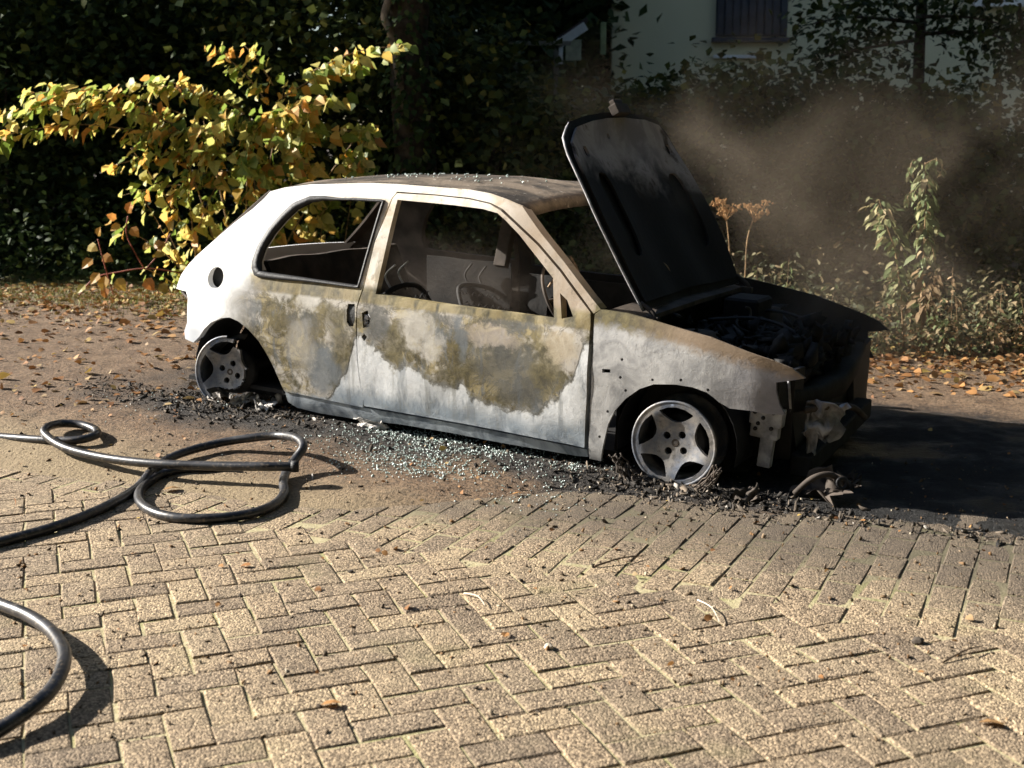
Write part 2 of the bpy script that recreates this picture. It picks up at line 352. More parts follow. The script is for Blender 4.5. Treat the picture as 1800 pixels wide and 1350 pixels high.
# ================================================================== the burnt car
ZV = [0.0, .05, .10, .16, .30, .45, .56, .62, .66, .80, .95, 1.05, 1.12, 1.2]
HV = [.715, .75, .768, .775, .785, .79, .783, .772, .760, .712, .657, .617, .580, .52]
XV = [-.62, -.55, -.48, -.42, -.35, -.25, -.1, .2, 2.3, 2.5, 2.7, 2.87, 2.95]
QV = [-.36, -.26, -.17, -.11, -.07, -.035, -.008, 0, 0, -.008, -.03, -.075, -.11]
def hwid(x, z):   # smoothed half width of the body
    s = 0
    for (dx, dz) in ((0, 0), (-.03, 0), (.03, 0), (0, -.02), (0, .02)):
        s += float(np.interp(z+dz, ZV, HV))+float(np.interp(x+dx, XV, QV))*float(np.interp(z+dz, [0, .66, 1.15], [1, 1, .6]))
    return s/5
P_quarter = [(.892, 1.11), (.877, 1.141), (.742, 1.138), (.603, 1.13), (.386, 1.114), (.243, 1.092), (.165, 1.07), (.137, 1.035), (.082, .983), (-.016, .909), (-.116, .823), (-.235, .73), (-.294, .674), (-.34, .626), (-.381, .555), (-.274, .555), (-.254, .524), (-.262, .399), (-.296, .35), (-.291, .311), (-.217, .303), (-.168, .339), (-.124, .385), (-.073, .423), (-.003, .453), (.053, .462), (.112, .448), (.176, .414), (.237, .365), (.282, .308), (.316, .251), (.35, .184), (.377, .133), (.582, .128), (.839, .119), (.843, .164), (.824, .252), (.814, .342), (.81, .488), (.807, .587), (.824, .668), (.834, .888), (.859, 1.004), (.873, 1.079), (.883, 1.092)]
P_qwin = [(.834, 1.061), (.799, .678), (.569, .683), (.365, .689), (.261, .691), (.206, .697), (.194, .741), (.205, .804), (.243, .878), (.294, .943), (.346, .996), (.42, 1.035), (.5, 1.05), (.662, 1.059)]
P_door = [(.896, 1.101), (1.096, 1.102), (1.281, 1.096), (1.4, 1.081), (1.459, 1.059), (1.54, 1.011), (1.672, .929), (1.804, .83), (1.912, .735), (1.979, .68), (1.989, .633), (1.994, .538), (1.993, .338), (1.983, .105), (1.91, .109), (1.633, .117), (1.343, .123), (1.038, .126), (.85, .129), (.834, .253), (.823, .344), (.82, .489), (.816, .583), (.834, .668), (.841, .884), (.869, 1.002), (.88, 1.076)]
P_dwin = [(.909, 1.073), (1.062, 1.07), (1.217, 1.067), (1.37, 1.06), (1.448, 1.047), (1.499, 1.017), (1.577, .965), (1.666, .891), (1.778, .8), (1.819, .636), (1.616, .641), (1.325, .643), (.903, .655)]
P_tri = [(1.824, .743), (1.863, .718), (1.905, .654), (1.853, .642)]
P_lock = [(.842, .565), (.872, .58), (.893, .546), (.884, .507), (.853, .497)]
P_key = [(.86, .473), (.877, .459), (.861, .436), (.845, .455)]
P_handle = [(.758, .598), (.796, .600), (.803, .536), (.795, .498), (.773, .495), (.756, .514), (.752, .569)]
P_rail = [(.877, 1.141), (1.035, 1.139), (1.265, 1.137), (1.384, 1.126), (1.472, 1.107), (1.556, 1.083), (1.673, .981), (1.809, .872), (1.967, .738), (2.02, .696), (1.992, .676), (1.919, .74), (1.811, .835), (1.679, .935), (1.548, 1.016), (1.466, 1.065), (1.398, 1.087), (1.279, 1.102), (1.095, 1.107), (.893, 1.108)]
P_fender = [(1.998, .674), (2.02, .695), (2.141, .691), (2.259, .674), (2.384, .653), (2.505, .634), (2.65, .594), (2.754, .568), (2.827, .543), (2.878, .509), (2.825, .495), (2.774, .484), (2.777, .452), (2.793, .397), (2.815, .36), (2.757, .355), (2.689, .363), (2.606, .363), (2.562, .383), (2.541, .399), (2.512, .417), (2.453, .431), (2.379, .433), (2.288, .422), (2.227, .395), (2.167, .346), (2.122, .291), (2.091, .225), (2.075, .153), (2.053, .053), (2.0, .056), (2.002, .13), (2.011, .34), (2.012, .54)]
P_indic = [(2.059, .458), (2.095, .46), (2.096, .444), (2.06, .442)]
P_sill = [(.376, .131), (.582, .125), (.846, .116), (1.037, .116), (1.343, .113), (1.633, .107), (1.91, .099), (1.99, .097), (1.99, .061), (1.933, .056), (1.797, .057), (1.562, .056), (1.316, .063), (1.027, .062), (.808, .048), (.57, .046), (.429, .055), (.384, .079)]
BOLTS = [(2.166, .38), (2.281, .439), (2.402, .454), (2.516, .428), (2.088, .28), (2.053, .165), (2.141, .432), (2.143, .506)]
def circ(x, z, r, n=10): return [(x+r*math.cos(2*math.pi*i/n), z+r*math.sin(2*math.pi*i/n)) for i in range(n)]

# --- burnt paint, in the car's own coordinates
k = NT('burnt_paint'); p = k.pos(); X, Y, Z = k.xyz(p)
wv = k.scalev(p, (1, .35, 1))
nA = k.noise(wv, 2.6, 6, .6, .4); nB = k.noise(wv, 7.5, 6, .62, .8); nC = k.noise(wv, 26, 5, .65, .3); nD = k.noise(wv, 90, 4, .7); nE = k.noise(k.scalev(p, (1, .35, .35)), 14, 4, .6, .5)
warp = k.mt('MULTIPLY', k.mt('SUBTRACT', nB, .5), .12); warp2 = k.mt('MULTIPLY', k.mt('SUBTRACT', nC, .5), .06)
white = k.mix(k.ss(nC, .35, .7), (.54, .55, .55), (.72, .73, .73)); blue = k.mix(nB, (.14, .175, .21), (.34, .385, .425))
olive = k.mix(k.ss(nC, .3, .7), (.05, .043, .022), (.15, .125, .055)); ochre = k.mix(k.ss(nB, .35, .65), (.19, .145, .06), (.31, .255, .13)); tan = k.mix(nB, (.42, .34, .24), (.62, .54, .43)); dark = (.045, .045, .042); brown = k.mix(nC, (.16, .115, .075), (.30, .225, .155))
slate = (.13, .145, .155)
# upper door: olive with pale, ochre and slate patches
up = k.mix(k.ss(nB, .40, .62), olive, ochre)
blob = k.voro(k.mix(.12, p, k.new('ShaderNodeTexNoise').outputs['Color']), 5.2, 'SMOOTH_F1')
pale = k.ss(k.mt('ADD', k.mt('ADD', nA, k.mt('MULTIPLY', nC, .30)), k.mt('MULTIPLY', k.ss(Z, .25, .55), .13)), .70, .81)
up = k.mix(k.mt('MULTIPLY', k.ss(nE, .50, .64), .8), up, slate); up = k.mix(k.mt('MULTIPLY', pale, .9), up, k.mix(nC, (.28, .25, .21), (.56, .53, .48)))
up = k.mix(k.mt('MULTIPLY', k.ss(nD, .60, .72), .6), up, dark)
rim = k.mt('MULTIPLY', k.ss(nB, .505, .525), k.ss(nB, .56, .53)); up = k.mix(k.mt('MULTIPLY', rim, .6), up, (.06, .055, .04))
rim2 = k.mt('MULTIPLY', k.ss(nA, .485, .497), k.ss(nA, .515, .503)); up = k.mix(k.mt('MULTIPLY', rim2, .35), up, (.04, .036, .03))
crust = k.ss(k.noise(wv, 48, 6, .75, 1.2), .56, .62); up = k.mix(k.mt('MULTIPLY', crust, .45), up, k.mix(nB, (.07, .055, .04), (.44, .41, .36)))
strk = k.ss(k.noise(k.scalev(p, (16, 3, 1.3)), 1.6, 5, .65, .3), .54, .66)
def spot(cx_, cz_, rx, rz, w=1.5):
    dx = k.mt('DIVIDE', k.mt('ADD', k.mt('SUBTRACT', X, cx_), k.mt('MULTIPLY', warp, w)), rx); dz = k.mt('DIVIDE', k.mt('ADD', k.mt('SUBTRACT', Z, cz_), k.mt('ADD', k.mt('MULTIPLY', warp2, 2.2), k.mt('MULTIPLY', k.mt('SUBTRACT', nA, .5), .28))), rz)
    return k.ss(k.mt('ADD', k.mt('MULTIPLY', dx, dx), k.mt('MULTIPLY', dz, dz)), 1.7, .2)
palec = k.mix(nC, (.30, .275, .235), (.62, .60, .55)); greyd = k.mix(nC, (.05, .052, .05), (.13, .13, .12))
for (cx_, cz_, rx, rz, col_, st_) in [(1.68, .37, .17, .13, greyd, .75), (1.50, .42, .10, .10, greyd, .5), (1.14, .50, .09, .085, palec, .8), (1.28, .58, .10, .035, greyd, .7), (1.62, .57, .16, .03, greyd, .75), (1.80, .44, .07, .12, olive, .8), (.50, .46, .10, .06, greyd, .6), (.68, .55, .09, .06, olive, .7), (1.24, .43, .05, .05, palec, .7), (1.52, .50, .14, .055, k.mix(nB, (.40, .33, .28), (.60, .54, .47)), .5), (1.37, .50, .028, .12, slate, .85), (1.02, .42, .06, .10, olive, .8), (.92, .53, .07, .09, greyd, .85), (.53, .585, .07, .075, palec, .85), (.36, .60, .06, .05, palec, .7), (.62, .30, .10, .10, slate, .85), (.48, .36, .08, .10, palec, .45), (.72, .44, .06, .14, olive, .8), (1.86, .54, .07, .06, k.mix(nC, (.34, .26, .17), (.5, .45, .33)), .7), (1.33, .33, .10, .045, olive, .6)]:
    up = k.mix(k.mt('MULTIPLY', spot(cx_, cz_, rx, rz), st_), up, col_)
# lower edge of the burn: pale ash below, down to slate blue steel
zb = k.curve(X, [(.40, .02), (.62, .10), (.74, .26), (.824, .47), (.90, .42), (1.045, .325), (1.10, .35), (1.27, .287), (1.345, .28), (1.385, .315), (1.435, .245), (1.60, .225), (1.75, .22), (1.84, .29), (1.92, .40), (1.98, .56)], .3, 2.1)
e = k.mt('ADD', k.mt('SUBTRACT', zb, Z), k.mt('ADD', k.mt('MULTIPLY', warp2, 1.8), k.mt('MULTIPLY', warp, .6)))
ashz = k.mix(k.ss(k.mt('ADD', Z, warp), .25, .13), white, blue); ashz = k.mix(k.mt('MULTIPLY', k.ss(nA, .5, .66), .55), ashz, blue); ashz = k.mix(k.mt('MULTIPLY', k.ss(nE, .50, .66), .6), ashz, (.15, .175, .20)); ashz = k.mix(k.mt('MULTIPLY', k.ss(nC, .52, .66), .35), ashz, (.30, .30, .27))
ashz = k.mix(k.mt('MULTIPLY', strk, .4), ashz, (.17, .17, .15)); body = k.mix(k.ss(e, -.028, .028), up, ashz)
line = k.mt('MULTIPLY', k.ss(e, -.02, -.004), k.ss(e, .014, 0.)); body = k.mix(k.mt('MULTIPLY', line, .55), body, (.07, .065, .045))
belt = k.ss(k.mt('ADD', Z, k.mt('MULTIPLY', warp2, .4)), .602, .618); body = k.mix(k.mt('MULTIPLY', belt, .85), body, k.mix(k.ss(nE, .4, .6), ochre, olive))
# sill
body = k.mix(k.ss(k.mt('ADD', Z, warp2), .150, .118), body, k.mix(k.ss(nB, .38, .62), (.13, .155, .185), (.38, .42, .455)))
# front wing
top = k.mt('SUBTRACT', Z, k.mt('SUBTRACT', .690, k.mt('MULTIPLY', k.mt('POWER', k.mt('MAXIMUM', k.mt('SUBTRACT', X, 2.05), 0.), 1.25), .17)))
wing = k.mix(k.ss(nB, .36, .64), (.24, .24, .24), (.44, .435, .425)); wing = k.mix(k.mt('MULTIPLY', k.ss(nE, .52, .66), .5), wing, (.50, .495, .48)); wing = k.mix(k.ss(X, 2.45, 2.85), wing, k.mix(nB, (.12, .115, .13), (.24, .23, .25)))
wing = k.mix(k.ss(k.mt('ADD', top, k.mt('MULTIPLY', warp2, 1.3)), -.085, -.03), wing, k.mix(k.ss(X, 2.1, 2.45), olive, brown))
wing = k.mix(k.mt('MULTIPLY', k.ss(nD, .62, .72), .5), wing, (.07, .06, .05))
fx = k.ss(X, 1.994, 2.000)
# rear quarter: surviving white paint
wpaint = k.mix(k.mt('MULTIPLY', k.ss(nC, .55, .8), .25), (.80, .80, .79), (.60, .60, .58))
wm = k.mt('ADD', k.mt('ADD', X, k.mt('MULTIPLY', warp, 1.7)), k.mt('MULTIPLY', k.mt('MAXIMUM', k.mt('SUBTRACT', .63, Z), 0.), .35))
wmask = k.mt('MAXIMUM', k.ss(wm, .21, .08), k.mt('MULTIPLY', k.ss(Z, .70, .80), k.ss(k.mt('ADD', X, warp), .60, .25)))
sootrear = k.mt('MULTIPLY', k.mt('MULTIPLY', k.ss(wm, .02, .12), k.ss(wm, .30, .17)), k.ss(k.mt('ADD', Z, warp), .70, .60))
hi = k.ss(Z, .668, .70)
pill = k.mix(k.ss(nB, .38, .62), tan, (.66, .62, .55)); pill = k.mix(k.mt('MULTIPLY', k.ss(X, 1.35, 1.6), .75), pill, brown); pill = k.mix(k.mt('MULTIPLY', k.ss(nC, .56, .70), .55), pill, (.11, .09, .065)); pill = k.mix(k.mt('MULTIPLY', k.mt('MULTIPLY', k.ss(nE, .5, .65), k.ss(Z, .95, .75)), .5), pill, olive)
pill = k.mix(k.mt('MULTIPLY', k.ss(Z, 1.06, 1.085), k.ss(X, 1.15, .75)), pill, (.72, .68, .60))
c = k.mix(hi, body, pill); c = k.mix(fx, c, wing); c = k.mix(wmask, c, wpaint); c = k.mix(k.mt('MULTIPLY', sootrear, .62), c, (.16, .155, .145))
c = k.mix(k.mt('MULTIPLY', k.mt('MULTIPLY', k.ss(Z, .415, .36), k.ss(X, -.05, -.2)), .75), c, (.28, .31, .35))
hb = k.mt('ADD', k.mt('ADD', k.mt('MULTIPLY', nC, .8), k.mt('MULTIPLY', nB, .9)), k.mt('MULTIPLY', nD, .35)); hb = k.mt('ADD', hb, k.mt('MULTIPLY', crust, .35)); hb = k.mt('ADD', hb, k.mt('MULTIPLY', k.ss(e, -.02, .02), -.8)); hb = k.mt('MULTIPLY', hb, k.mt('SUBTRACT', 1., k.mt('MULTIPLY', wmask, .93))); k.bump(hb, .28, .006)
M_body = k.fin(c, .72, 0, .3)
M_soot = simple('soot_steel', (.013, .0125, .012), .75, 0, .6, 9, .5)
M_soot2 = simple('sooty_brown_steel', (.070, .056, .045), .8, 0, .5, 6, .5)
k = NT('roof_burnt'); p = k.pos(); nA = k.noise(p, 3, 6, .62, .5); nB = k.noise(p, 30, 4, .7)
c = k.mix(k.ss(nA, .42, .66), (.035, .029, .023), (.19, .15, .11)); c = k.mix(k.ss(nB, .6, .75), c, (.5, .46, .40)); k.bump(k.mt('ADD', nB, nA), .6, .01); M_roof = k.fin(c, .75)
k = NT('scorched_alloy'); p = k.pos(); n1 = k.noise(p, 9, 5, .6); n2 = k.noise(p, 110, 3, .7); zz = k.xyz(p)
c = k.mix(k.ss(n1, .35, .65), (.11, .13, .17), (.33, .31, .285)); c = k.mix(k.ss(n2, .58, .72), c, (.11, .095, .08)); c = k.mix(k.mt('MULTIPLY', k.ss(k.noise(p, 16, 5, .65, .5), .52, .66), .5), c, (.03, .028, .027)); k.bump(n2, .35, .003); M_alloy = k.fin(c, .5, .35, .5)
M_ashmetal = simple('grey_ash_metal', (.30, .30, .31), .8, .1, .45, 14, .6)
M_black = simple('charred_black', (.012, .012, .013), .6, 0, .4, 20, .5, .4)
M_rust = simple('rusty_wire', (.28, .2, .13), .7, .2, .4, 30, .3)
M_wire = simple('bright_wire', (.5, .47, .42), .5, .5, .3, 30, .3)

car = empty('burnt_car'); car.matrix_world = CM
tag(car, 'burnt-out white three-door hatchback with raised bonnet and bare wheels', 'car')

def resample(poly, st, closed=True):
    out = []; n = len(poly)
    for i in range(n if closed else n-1):
        a = Vector(poly[i]); b = Vector(poly[(i+1) % n]); m = max(1, int(round((b-a).length/st)))
        for q in range(m): out.append(tuple(a.lerp(b, q/m)))
    return out
def inpoly(pts, poly):
    pts = np.asarray(pts); x, y = pts[:, 0], pts[:, 1]; q = np.zeros(len(pts), bool); P = np.asarray(poly); j = len(P)-1
    for i in range(len(P)):
        cnd = ((P[i, 1] > y) != (P[j, 1] > y)) & (x < (P[j, 0]-P[i, 0])*(y-P[i, 1])/(P[j, 1]-P[i, 1]+1e-12)+P[i, 0]); q ^= cnd; j = i
    return q
def cdt(outer, holes, st):
    loops = [resample(outer, st)]+[resample(h, st) for h in holes]
    V = []; E = []
    for lp in loops:
        b = len(V); V += lp; E += [(b+i, b+(i+1) % len(lp)) for i in range(len(lp))]
    o = np.array(loops[0]); lo, hi = o.min(0), o.max(0)
    gxs, gzs = np.meshgrid(np.arange(lo[0], hi[0], st), np.arange(lo[1], hi[1], st)); g = np.c_[gxs.ravel()+(np.arange(gxs.size)//gxs.shape[1] % 2)*st*.5, gzs.ravel()]
    m = inpoly(g, loops[0])
    for h in loops[1:]: m &= ~inpoly(g, h)
    g = g[m]; B = np.array(V)
    d = np.sqrt(((g[:, None, :]-B[None, :, :])**2).sum(2)).min(1); g = g[d > st*.55]
    allv = [Vector(p) for p in V]+[Vector(p) for p in g]
    r = delaunay_2d_cdt(allv, E, [], 0, 1e-5)
    vv = [tuple(p) for p in r[0]]; tri = [f for f in r[2]]
    cen = np.array([np.mean([vv[i] for i in f], axis=0) for f in tri]); m = inpoly(cen, loops[0])
    for h in loops[1:]: m &= ~inpoly(cen, h)
    return vv, [f for f, q in zip(tri, m) if q]
def solid(name, vv, tri, front, back, mats, parent, rimf=None):
    """front/back: functions of (u, v) giving 3-D points"""
    n = len(vv); F = [front(*p) for p in vv]; B = [back(*p) for p in vv]
    cnt = {}
    # orient
    f2 = []
    for f in tri:
        f2.append(tuple(f))
        for i in range(3):
            e = (f[i], f[(i+1) % 3]); cnt[e] = cnt.get(e, 0)+1
    bd = [e for e in cnt if (e[1], e[0]) not in cnt]
    v = F+B; faces = list(f2)+[tuple(i+n for i in f[::-1]) for f in f2]; sm = [True]*(2*len(f2)); mi = [0]*len(f2)+[1]*len(f2)
    b = len(v)
    for (i, j) in bd:
        v += [F[i], F[j], B[j], B[i]]; faces.append((b+1, b, b+3, b+2)); sm.append(False); mi.append(0 if rimf is None else rimf); b += 4
    return mk(name, v, faces, mats, parent, sm, mi)
def side_panel(name, outer, holes, side=-1, st=.026, th=.03, proud=0., mats=None, dent=.006, label=None, rimf=None):
    vv, tri = cdt(outer, holes, st)
    def disp(x, z):
        q = mnoise.noise(Vector((x*3.1, z*3.1, 2.7*side)))*.7+mnoise.noise(Vector((x*8, z*8, 5.1+side)))*.3
        return dent*q*float(smst(-.05, .35, x))
    fr = lambda x, z: (x, side*(hwid(x, z)+proud+disp(x, z)), z)
    bk = lambda x, z: (x, side*(hwid(x, z)+proud-th), z)
    if side > 0: tri = [f[::-1] for f in tri]
    tri = [f[::-1] for f in tri] if False else tri
    o = solid(name, vv, tri, fr, bk, mats or [M_body, M_soot2], car, rimf)
    if label: o['label'] = label
    return o
def bowed(poly): return poly
for side in (-1, 1):
    mats = [M_body, M_soot2] if side < 0 else [M_soot2, M_soot2 if True else M_soot]
    bh = [circ(x, z, .0065, 6) for x, z in BOLTS] if side < 0 else []
    hq = [P_qwin]+([circ(-.06, .644, .052, 20), P_handle] if side < 0 else [])
    side_panel('quarter_panel', P_quarter, hq, side, .026, .035, 0, mats, .007, 'white rear quarter panel burnt grey and olive towards the door' if side < 0 else None)
    side_panel('door', P_door, [P_dwin, P_tri]+([P_lock, P_key] if side < 0 else []), side, .026, .04, .004, mats if side < 0 else [M_soot, M_soot], .011, 'scorched door mottled olive, ash white and steel blue' if side < 0 else None)
    side_panel('front_wing', P_fender, ([P_indic] if side < 0 else [])+bh, side, .026, .014, 0, mats if side < 0 else [M_soot, M_soot], .007, 'grey burnt front wing with rusty upper edge' if side < 0 else None)
    side_panel('sill', P_sill, [], side, .026, .06, -.006, mats, .004)
    side_panel('roof_pillar', P_rail, [], side, .022, .06, 0, mats, .004)
    # inner window reveal of the rear side window (black seal line) and pockets behind holes
    if side < 0:
        q_ = resample(P_qwin, .02); cq = Vector((.53, .84)); g = []
        for i_ in range(len(q_)+1):
            a_ = Vector(q_[i_ % len(q_)]); b_ = Vector(q_[(i_+1) % len(q_)]); z_ = Vector(q_[i_-1]); nn_ = Vector((b_-z_).orthogonal()).normalized()
            if nn_.dot(a_-cq) < 0: nn_ = -nn_
            w_ = .007+.030*float(smst(.62, .30, a_.x))*float(smst(.665, .72, a_.y)); o_ = a_+nn_*w_; i2 = a_-nn_*.004
            g.append([(a_.x-nn_.x*.004, -hwid(*i2)+.02, a_.y-nn_.y*.004), (i2.x, -hwid(*i2)-.006, i2.y), (o_.x, -hwid(*o_)-.0085, o_.y), (o_.x+nn_.x*.002, -hwid(*o_)+.004, o_.y+nn_.y*.002)])
        MB().sheet(g).build('window_seal', M_black, car)
        for nm, (cx_, cz_, w_, h_) in dict(filler_pocket=(-.06, .644, .13, .13), handle_pocket=(.778, .548, .075, .13), lock_pocket=(.868, .53, .08, .16), indicator_pocket=(2.077, .451, .06, .04)).items():
            MB().box((cx_, -hwid(cx_, cz_)+.062, cz_), (w_, .04, h_)).build(nm, M_black, car)
# door handle (dark moulded flap) and lock mechanism
hb_ = MB(); vv, tri = cdt([(.760, .590), (.794, .592), (.800, .536), (.793, .504), (.774, .501), (.762, .517), (.759, .567)], [], .014)
solid('door_handle', vv, tri, lambda x, z: (x, -hwid(x, z)+.006+.010*abs((z-.55)/.05)**2*.4, z), lambda x, z: (x, -hwid(x, z)+.03, z), [M_black, M_black], car)
mb = MB()
for i in range(7):
    mb.box((.868+random.uniform(-.02, .02), -hwid(.868, .53)+.01+random.uniform(0, .02), .535+random.uniform(-.035, .035)), (.02, .016, .022), Matrix.Rotation(random.uniform(0, 3), 3, 'Y'))
mb.build('door_lock', M_ashmetal, car)
# roof skin
def zrail(x): return float(np.interp(x, [.137, .165, .243, .386, .603, .742, .877, 1.035, 1.265, 1.384, 1.472, 1.556], [1.05, 1.072, 1.094, 1.116, 1.131, 1.139, 1.142, 1.14, 1.138, 1.127, 1.108, 1.084]))
def zmid(x): return float(np.interp(x, [.05, .21, .44, .75, 1.09, 1.33, 1.55, 1.60], [1.075, 1.118, 1.145, 1.162, 1.166, 1.150, 1.125, 1.112]))
grid = []
for i in range(31):
    row = []
    for j in range(33):
        u = -1+2*j/32; xx0 = .14+(1.556-.14)*i/30
        x = xx0+(.045*(1-u*u))*(smst(1.2, 1.556, xx0))-.06*(1-u*u)*(1-smst(.14, .5, xx0))
        ze = zrail(xx0); yb = hwid(xx0, ze)-.004; zc_ = zmid(x)
        z = ze+(zc_-ze)*(1-abs(u)**2.4)-.012*math.exp(-((u+.55)/.22)**2)*mnoise.noise(Vector((x*2, u*2, 1)))+.008*mnoise.noise(Vector((x*4, u*3, 4)))
        row.append((x, u*yb, z))
    grid.append(row)
# header roll at the front
last = grid[-1]; grid.append([(x+.012, y*.985, z-.012) for x, y, z in last]); grid.append([(x+.016, y*.97, z-.045) for x, y, z in last]); grid.append([(x-.03, y*.96, z-.052) for x, y, z in last])
MB().sheet(grid, (0, 0, -.006)).build('roof', [M_roof], car)
# tail: corner wrap, rear panel, hatch posts
def wrap(z0, z1, x0f, nm, mat, m=14):
    g = []
    for i in range(9):
        z = z0+(z1-z0)*i/8; xe = float(np.interp(z, [.30, .40, .52, .555, .626, .674, .73], [-.28, -.262, -.254, -.36, -.34, -.294, -.235])); hw = hwid(xe, z)-.004
        row = []
        for j in range(25):
            u = -1+2*j/24; row.append((xe-.006-.17*(1-abs(u)**3.2), u*hw, z))
        g.append(row)
    return MB().sheet(g, (.02, 0, 0)).build(nm, mat, car)
wrap(.56, .70, 0, 'tailgate', [M_body]); wrap(.31, .545, 0, 'rear_panel', [M_soot2])
for s in (-1, 1):
    g = []
    for i in range(12):
        t = i/11; x = .15+(-.25-.15)*t; z = 1.075+(.71-1.075)*t; y = s*(hwid(x, z)-.012)
        g.append([(x, y, z), (x-.045, y-s*.05, z-.004), (x-.05, y-s*.09, z-.01)])
    MB().sheet(g, (.012, 0, -.006)).build('hatch_post', [M_soot2], car)
def inset(poly, f, c=(0, .45)): return [(c[0]+(u-c[0])*f, c[1]+(v-c[1])*f) for u, v in poly]
def oval(cu, cv, ru, rv, n=24): return [(cu+ru*math.cos(2*math.pi*i/n)*abs(math.cos(2*math.pi*i/n))**-.25 if False else cu+ru*math.copysign(abs(math.cos(2*math.pi*i/n))**.6, math.cos(2*math.pi*i/n)), cv+rv*math.copysign(abs(math.sin(2*math.pi*i/n))**.8, math.sin(2*math.pi*i/n))) for i in range(n)]
# inner far side trim and floor, firewall, rear seat back
def quad(nm, pts, mat, th=(0, 0, .01), n=8, wob=.01):
    a, b, c_, d = [Vector(p) for p in pts]; g = []
    for i in range(n+1):
        row = []
        for j in range(n+1):
            p_ = a.lerp(b, i/n).lerp(d.lerp(c_, i/n), j/n); q = mnoise.noise(p_*4)*wob; row.append(p_+Vector((q, q*.7, q)))
        g.append(row)
    return MB().sheet(g, th).build(nm, [mat], car)
quad('floor_pan', [(-.3, -.70, .12), (2.1, -.70, .09), (2.1, .70, .09), (-.3, .70, .12)], M_soot, (0, 0, -.02))
quad('firewall', [(2.08, -.68, .08), (2.08, .68, .08), (2.06, .68, .66), (2.06, -.68, .66)], M_soot, (.015, 0, 0))
quad('rear_seat_back', [(.30, -.56, .28), (.30, .56, .28), (.10, .56, .72), (.10, -.56, .72)], M_soot2, (-.03, 0, 0), 14, .02)
quad('scuttle_panel', [(2.02, -.66, .685), (2.02, .66, .685), (2.17, .62, .665), (2.17, -.62, .665)], M_soot2, (0, 0, -.02), 10, .012)
for s in (-1, 1):
    quad('inner_side_trim', [(.25, s*.67, .16), (.80, s*.70, .16), (.80, s*.68, .66), (.25, s*.67, .66)], M_soot, (0, -s*.012, 0), 10, .012)
    # inner wings and wheel tubs
    quad('inner_wing', [(2.06, s*.50, .10), (2.78, s*.50, .12), (2.80, s*.56, .47), (2.06, s*.60, .64)], M_soot, (0, s*.015, 0), 10, .012)
    for xc, nm in ((.06, 'wheel_tub'), (2.375, 'wheel_tub')):
        mb = MB(); g = []
        for i in range(17):
            an = math.pi*(-.08+1.16*i/16); rr = .285 if xc < 1 else .262
            g.append([(xc+rr*math.cos(an), s*y, .18+rr*math.sin(an)) for y in (.44, .55, .66, .735)])
        mb.sheet(g, (0, 0, .004)); mb.build(nm, [M_black], car)
        mb = MB(); mb.lathe([(0, .01), (0, .27), (.01, .27)], (xc, s*.44, .18), (0, s, 0), 24); mb.build('tub_wall', [M_black], car)
vv, tri = cdt([(.90, .16), (1.93, .15), (1.95, .60), (.90, .61)], [oval(1.12, .40, .10, .11), oval(1.45, .36, .14, .09), oval(1.76, .42, .09, .10), oval(1.30, .22, .07, .03, 14)], .03)
solid('inner_door_skin', vv, tri, lambda x, z: (x, .70+.012*mnoise.noise(Vector((x*7, z*7, 1))), z), lambda x, z: (x, .712+.012*mnoise.noise(Vector((x*7, z*7, 1))), z), [M_soot, M_soot], car)
# far B pillar liner, catches light through the door window
mb = MB(); mb.box((.80, .63, .85), (.075, .05, .42), Matrix.Rotation(-.33, 3, 'X')); mb.build('pillar_liner', M_soot2, car)
# dash beam, steering column and wheel frame
mb = MB(); mb.tube(crom([(1.93, -.68, .60), (1.90, -.3, .61), (1.92, .2, .60), (1.93, .66, .59)], 6), .022, 8); mb.build('dashboard_beam', M_rust, car)
mb = MB(); mb.tube([(2.0, -.34, .48), (1.66, -.34, .66)], .02, 8); mb.build('steering_column', M_soot2, car)
mb = MB(); cR = Matrix.Rotation(R(62), 3, 'Y'); mb.tube([Vector((1.65, -.34, .665))+cR @ Vector((.17*math.cos(a), .17*math.sin(a), 0)) for a in np.linspace(0, 2*math.pi, 33)[:-1]], .008, 6, closed=True)
for a in (.5, 2.6, 4.7): mb.tube([(1.65, -.34, .665), Vector((1.65, -.34, .665))+cR @ Vector((.17*math.cos(a), .17*math.sin(a), 0))], .007, 6)
mb.build('steering_wheel', M_soot2, car)
# hanging harness wires near the windscreen pillar
for (a, b, c_, d) in [((1.62, -.45, .72), (1.66, -.45, .76), (1.71, -.46, .68), (1.72, -.46, .40)), ((1.75, -.50, .70), (1.79, -.5, .66), (1.81, -.5, .55), (1.81, -.5, .40)), ((1.82, -.52, .70), (1.84, -.52, .62), (1.86, -.53, .5), (1.80, -.53, .42)), ((1.45, .1, .80), (1.5, .1, .72), (1.52, .12, .6), (1.50, .1, .45)), ((1.95, -.2, .78), (2.0, -.15, .84), (2.05, -.1, .80), (2.06, -.1, .66)), ((1.95, .1, .74), (2.02, .12, .82), (2.08, .2, .74), (2.1, .2, .66))]:
    mb = MB(); mb.tube(crom([a, b, c_, d], 8), .006, 5); mb.build('hanging_wire', M_rust, car)
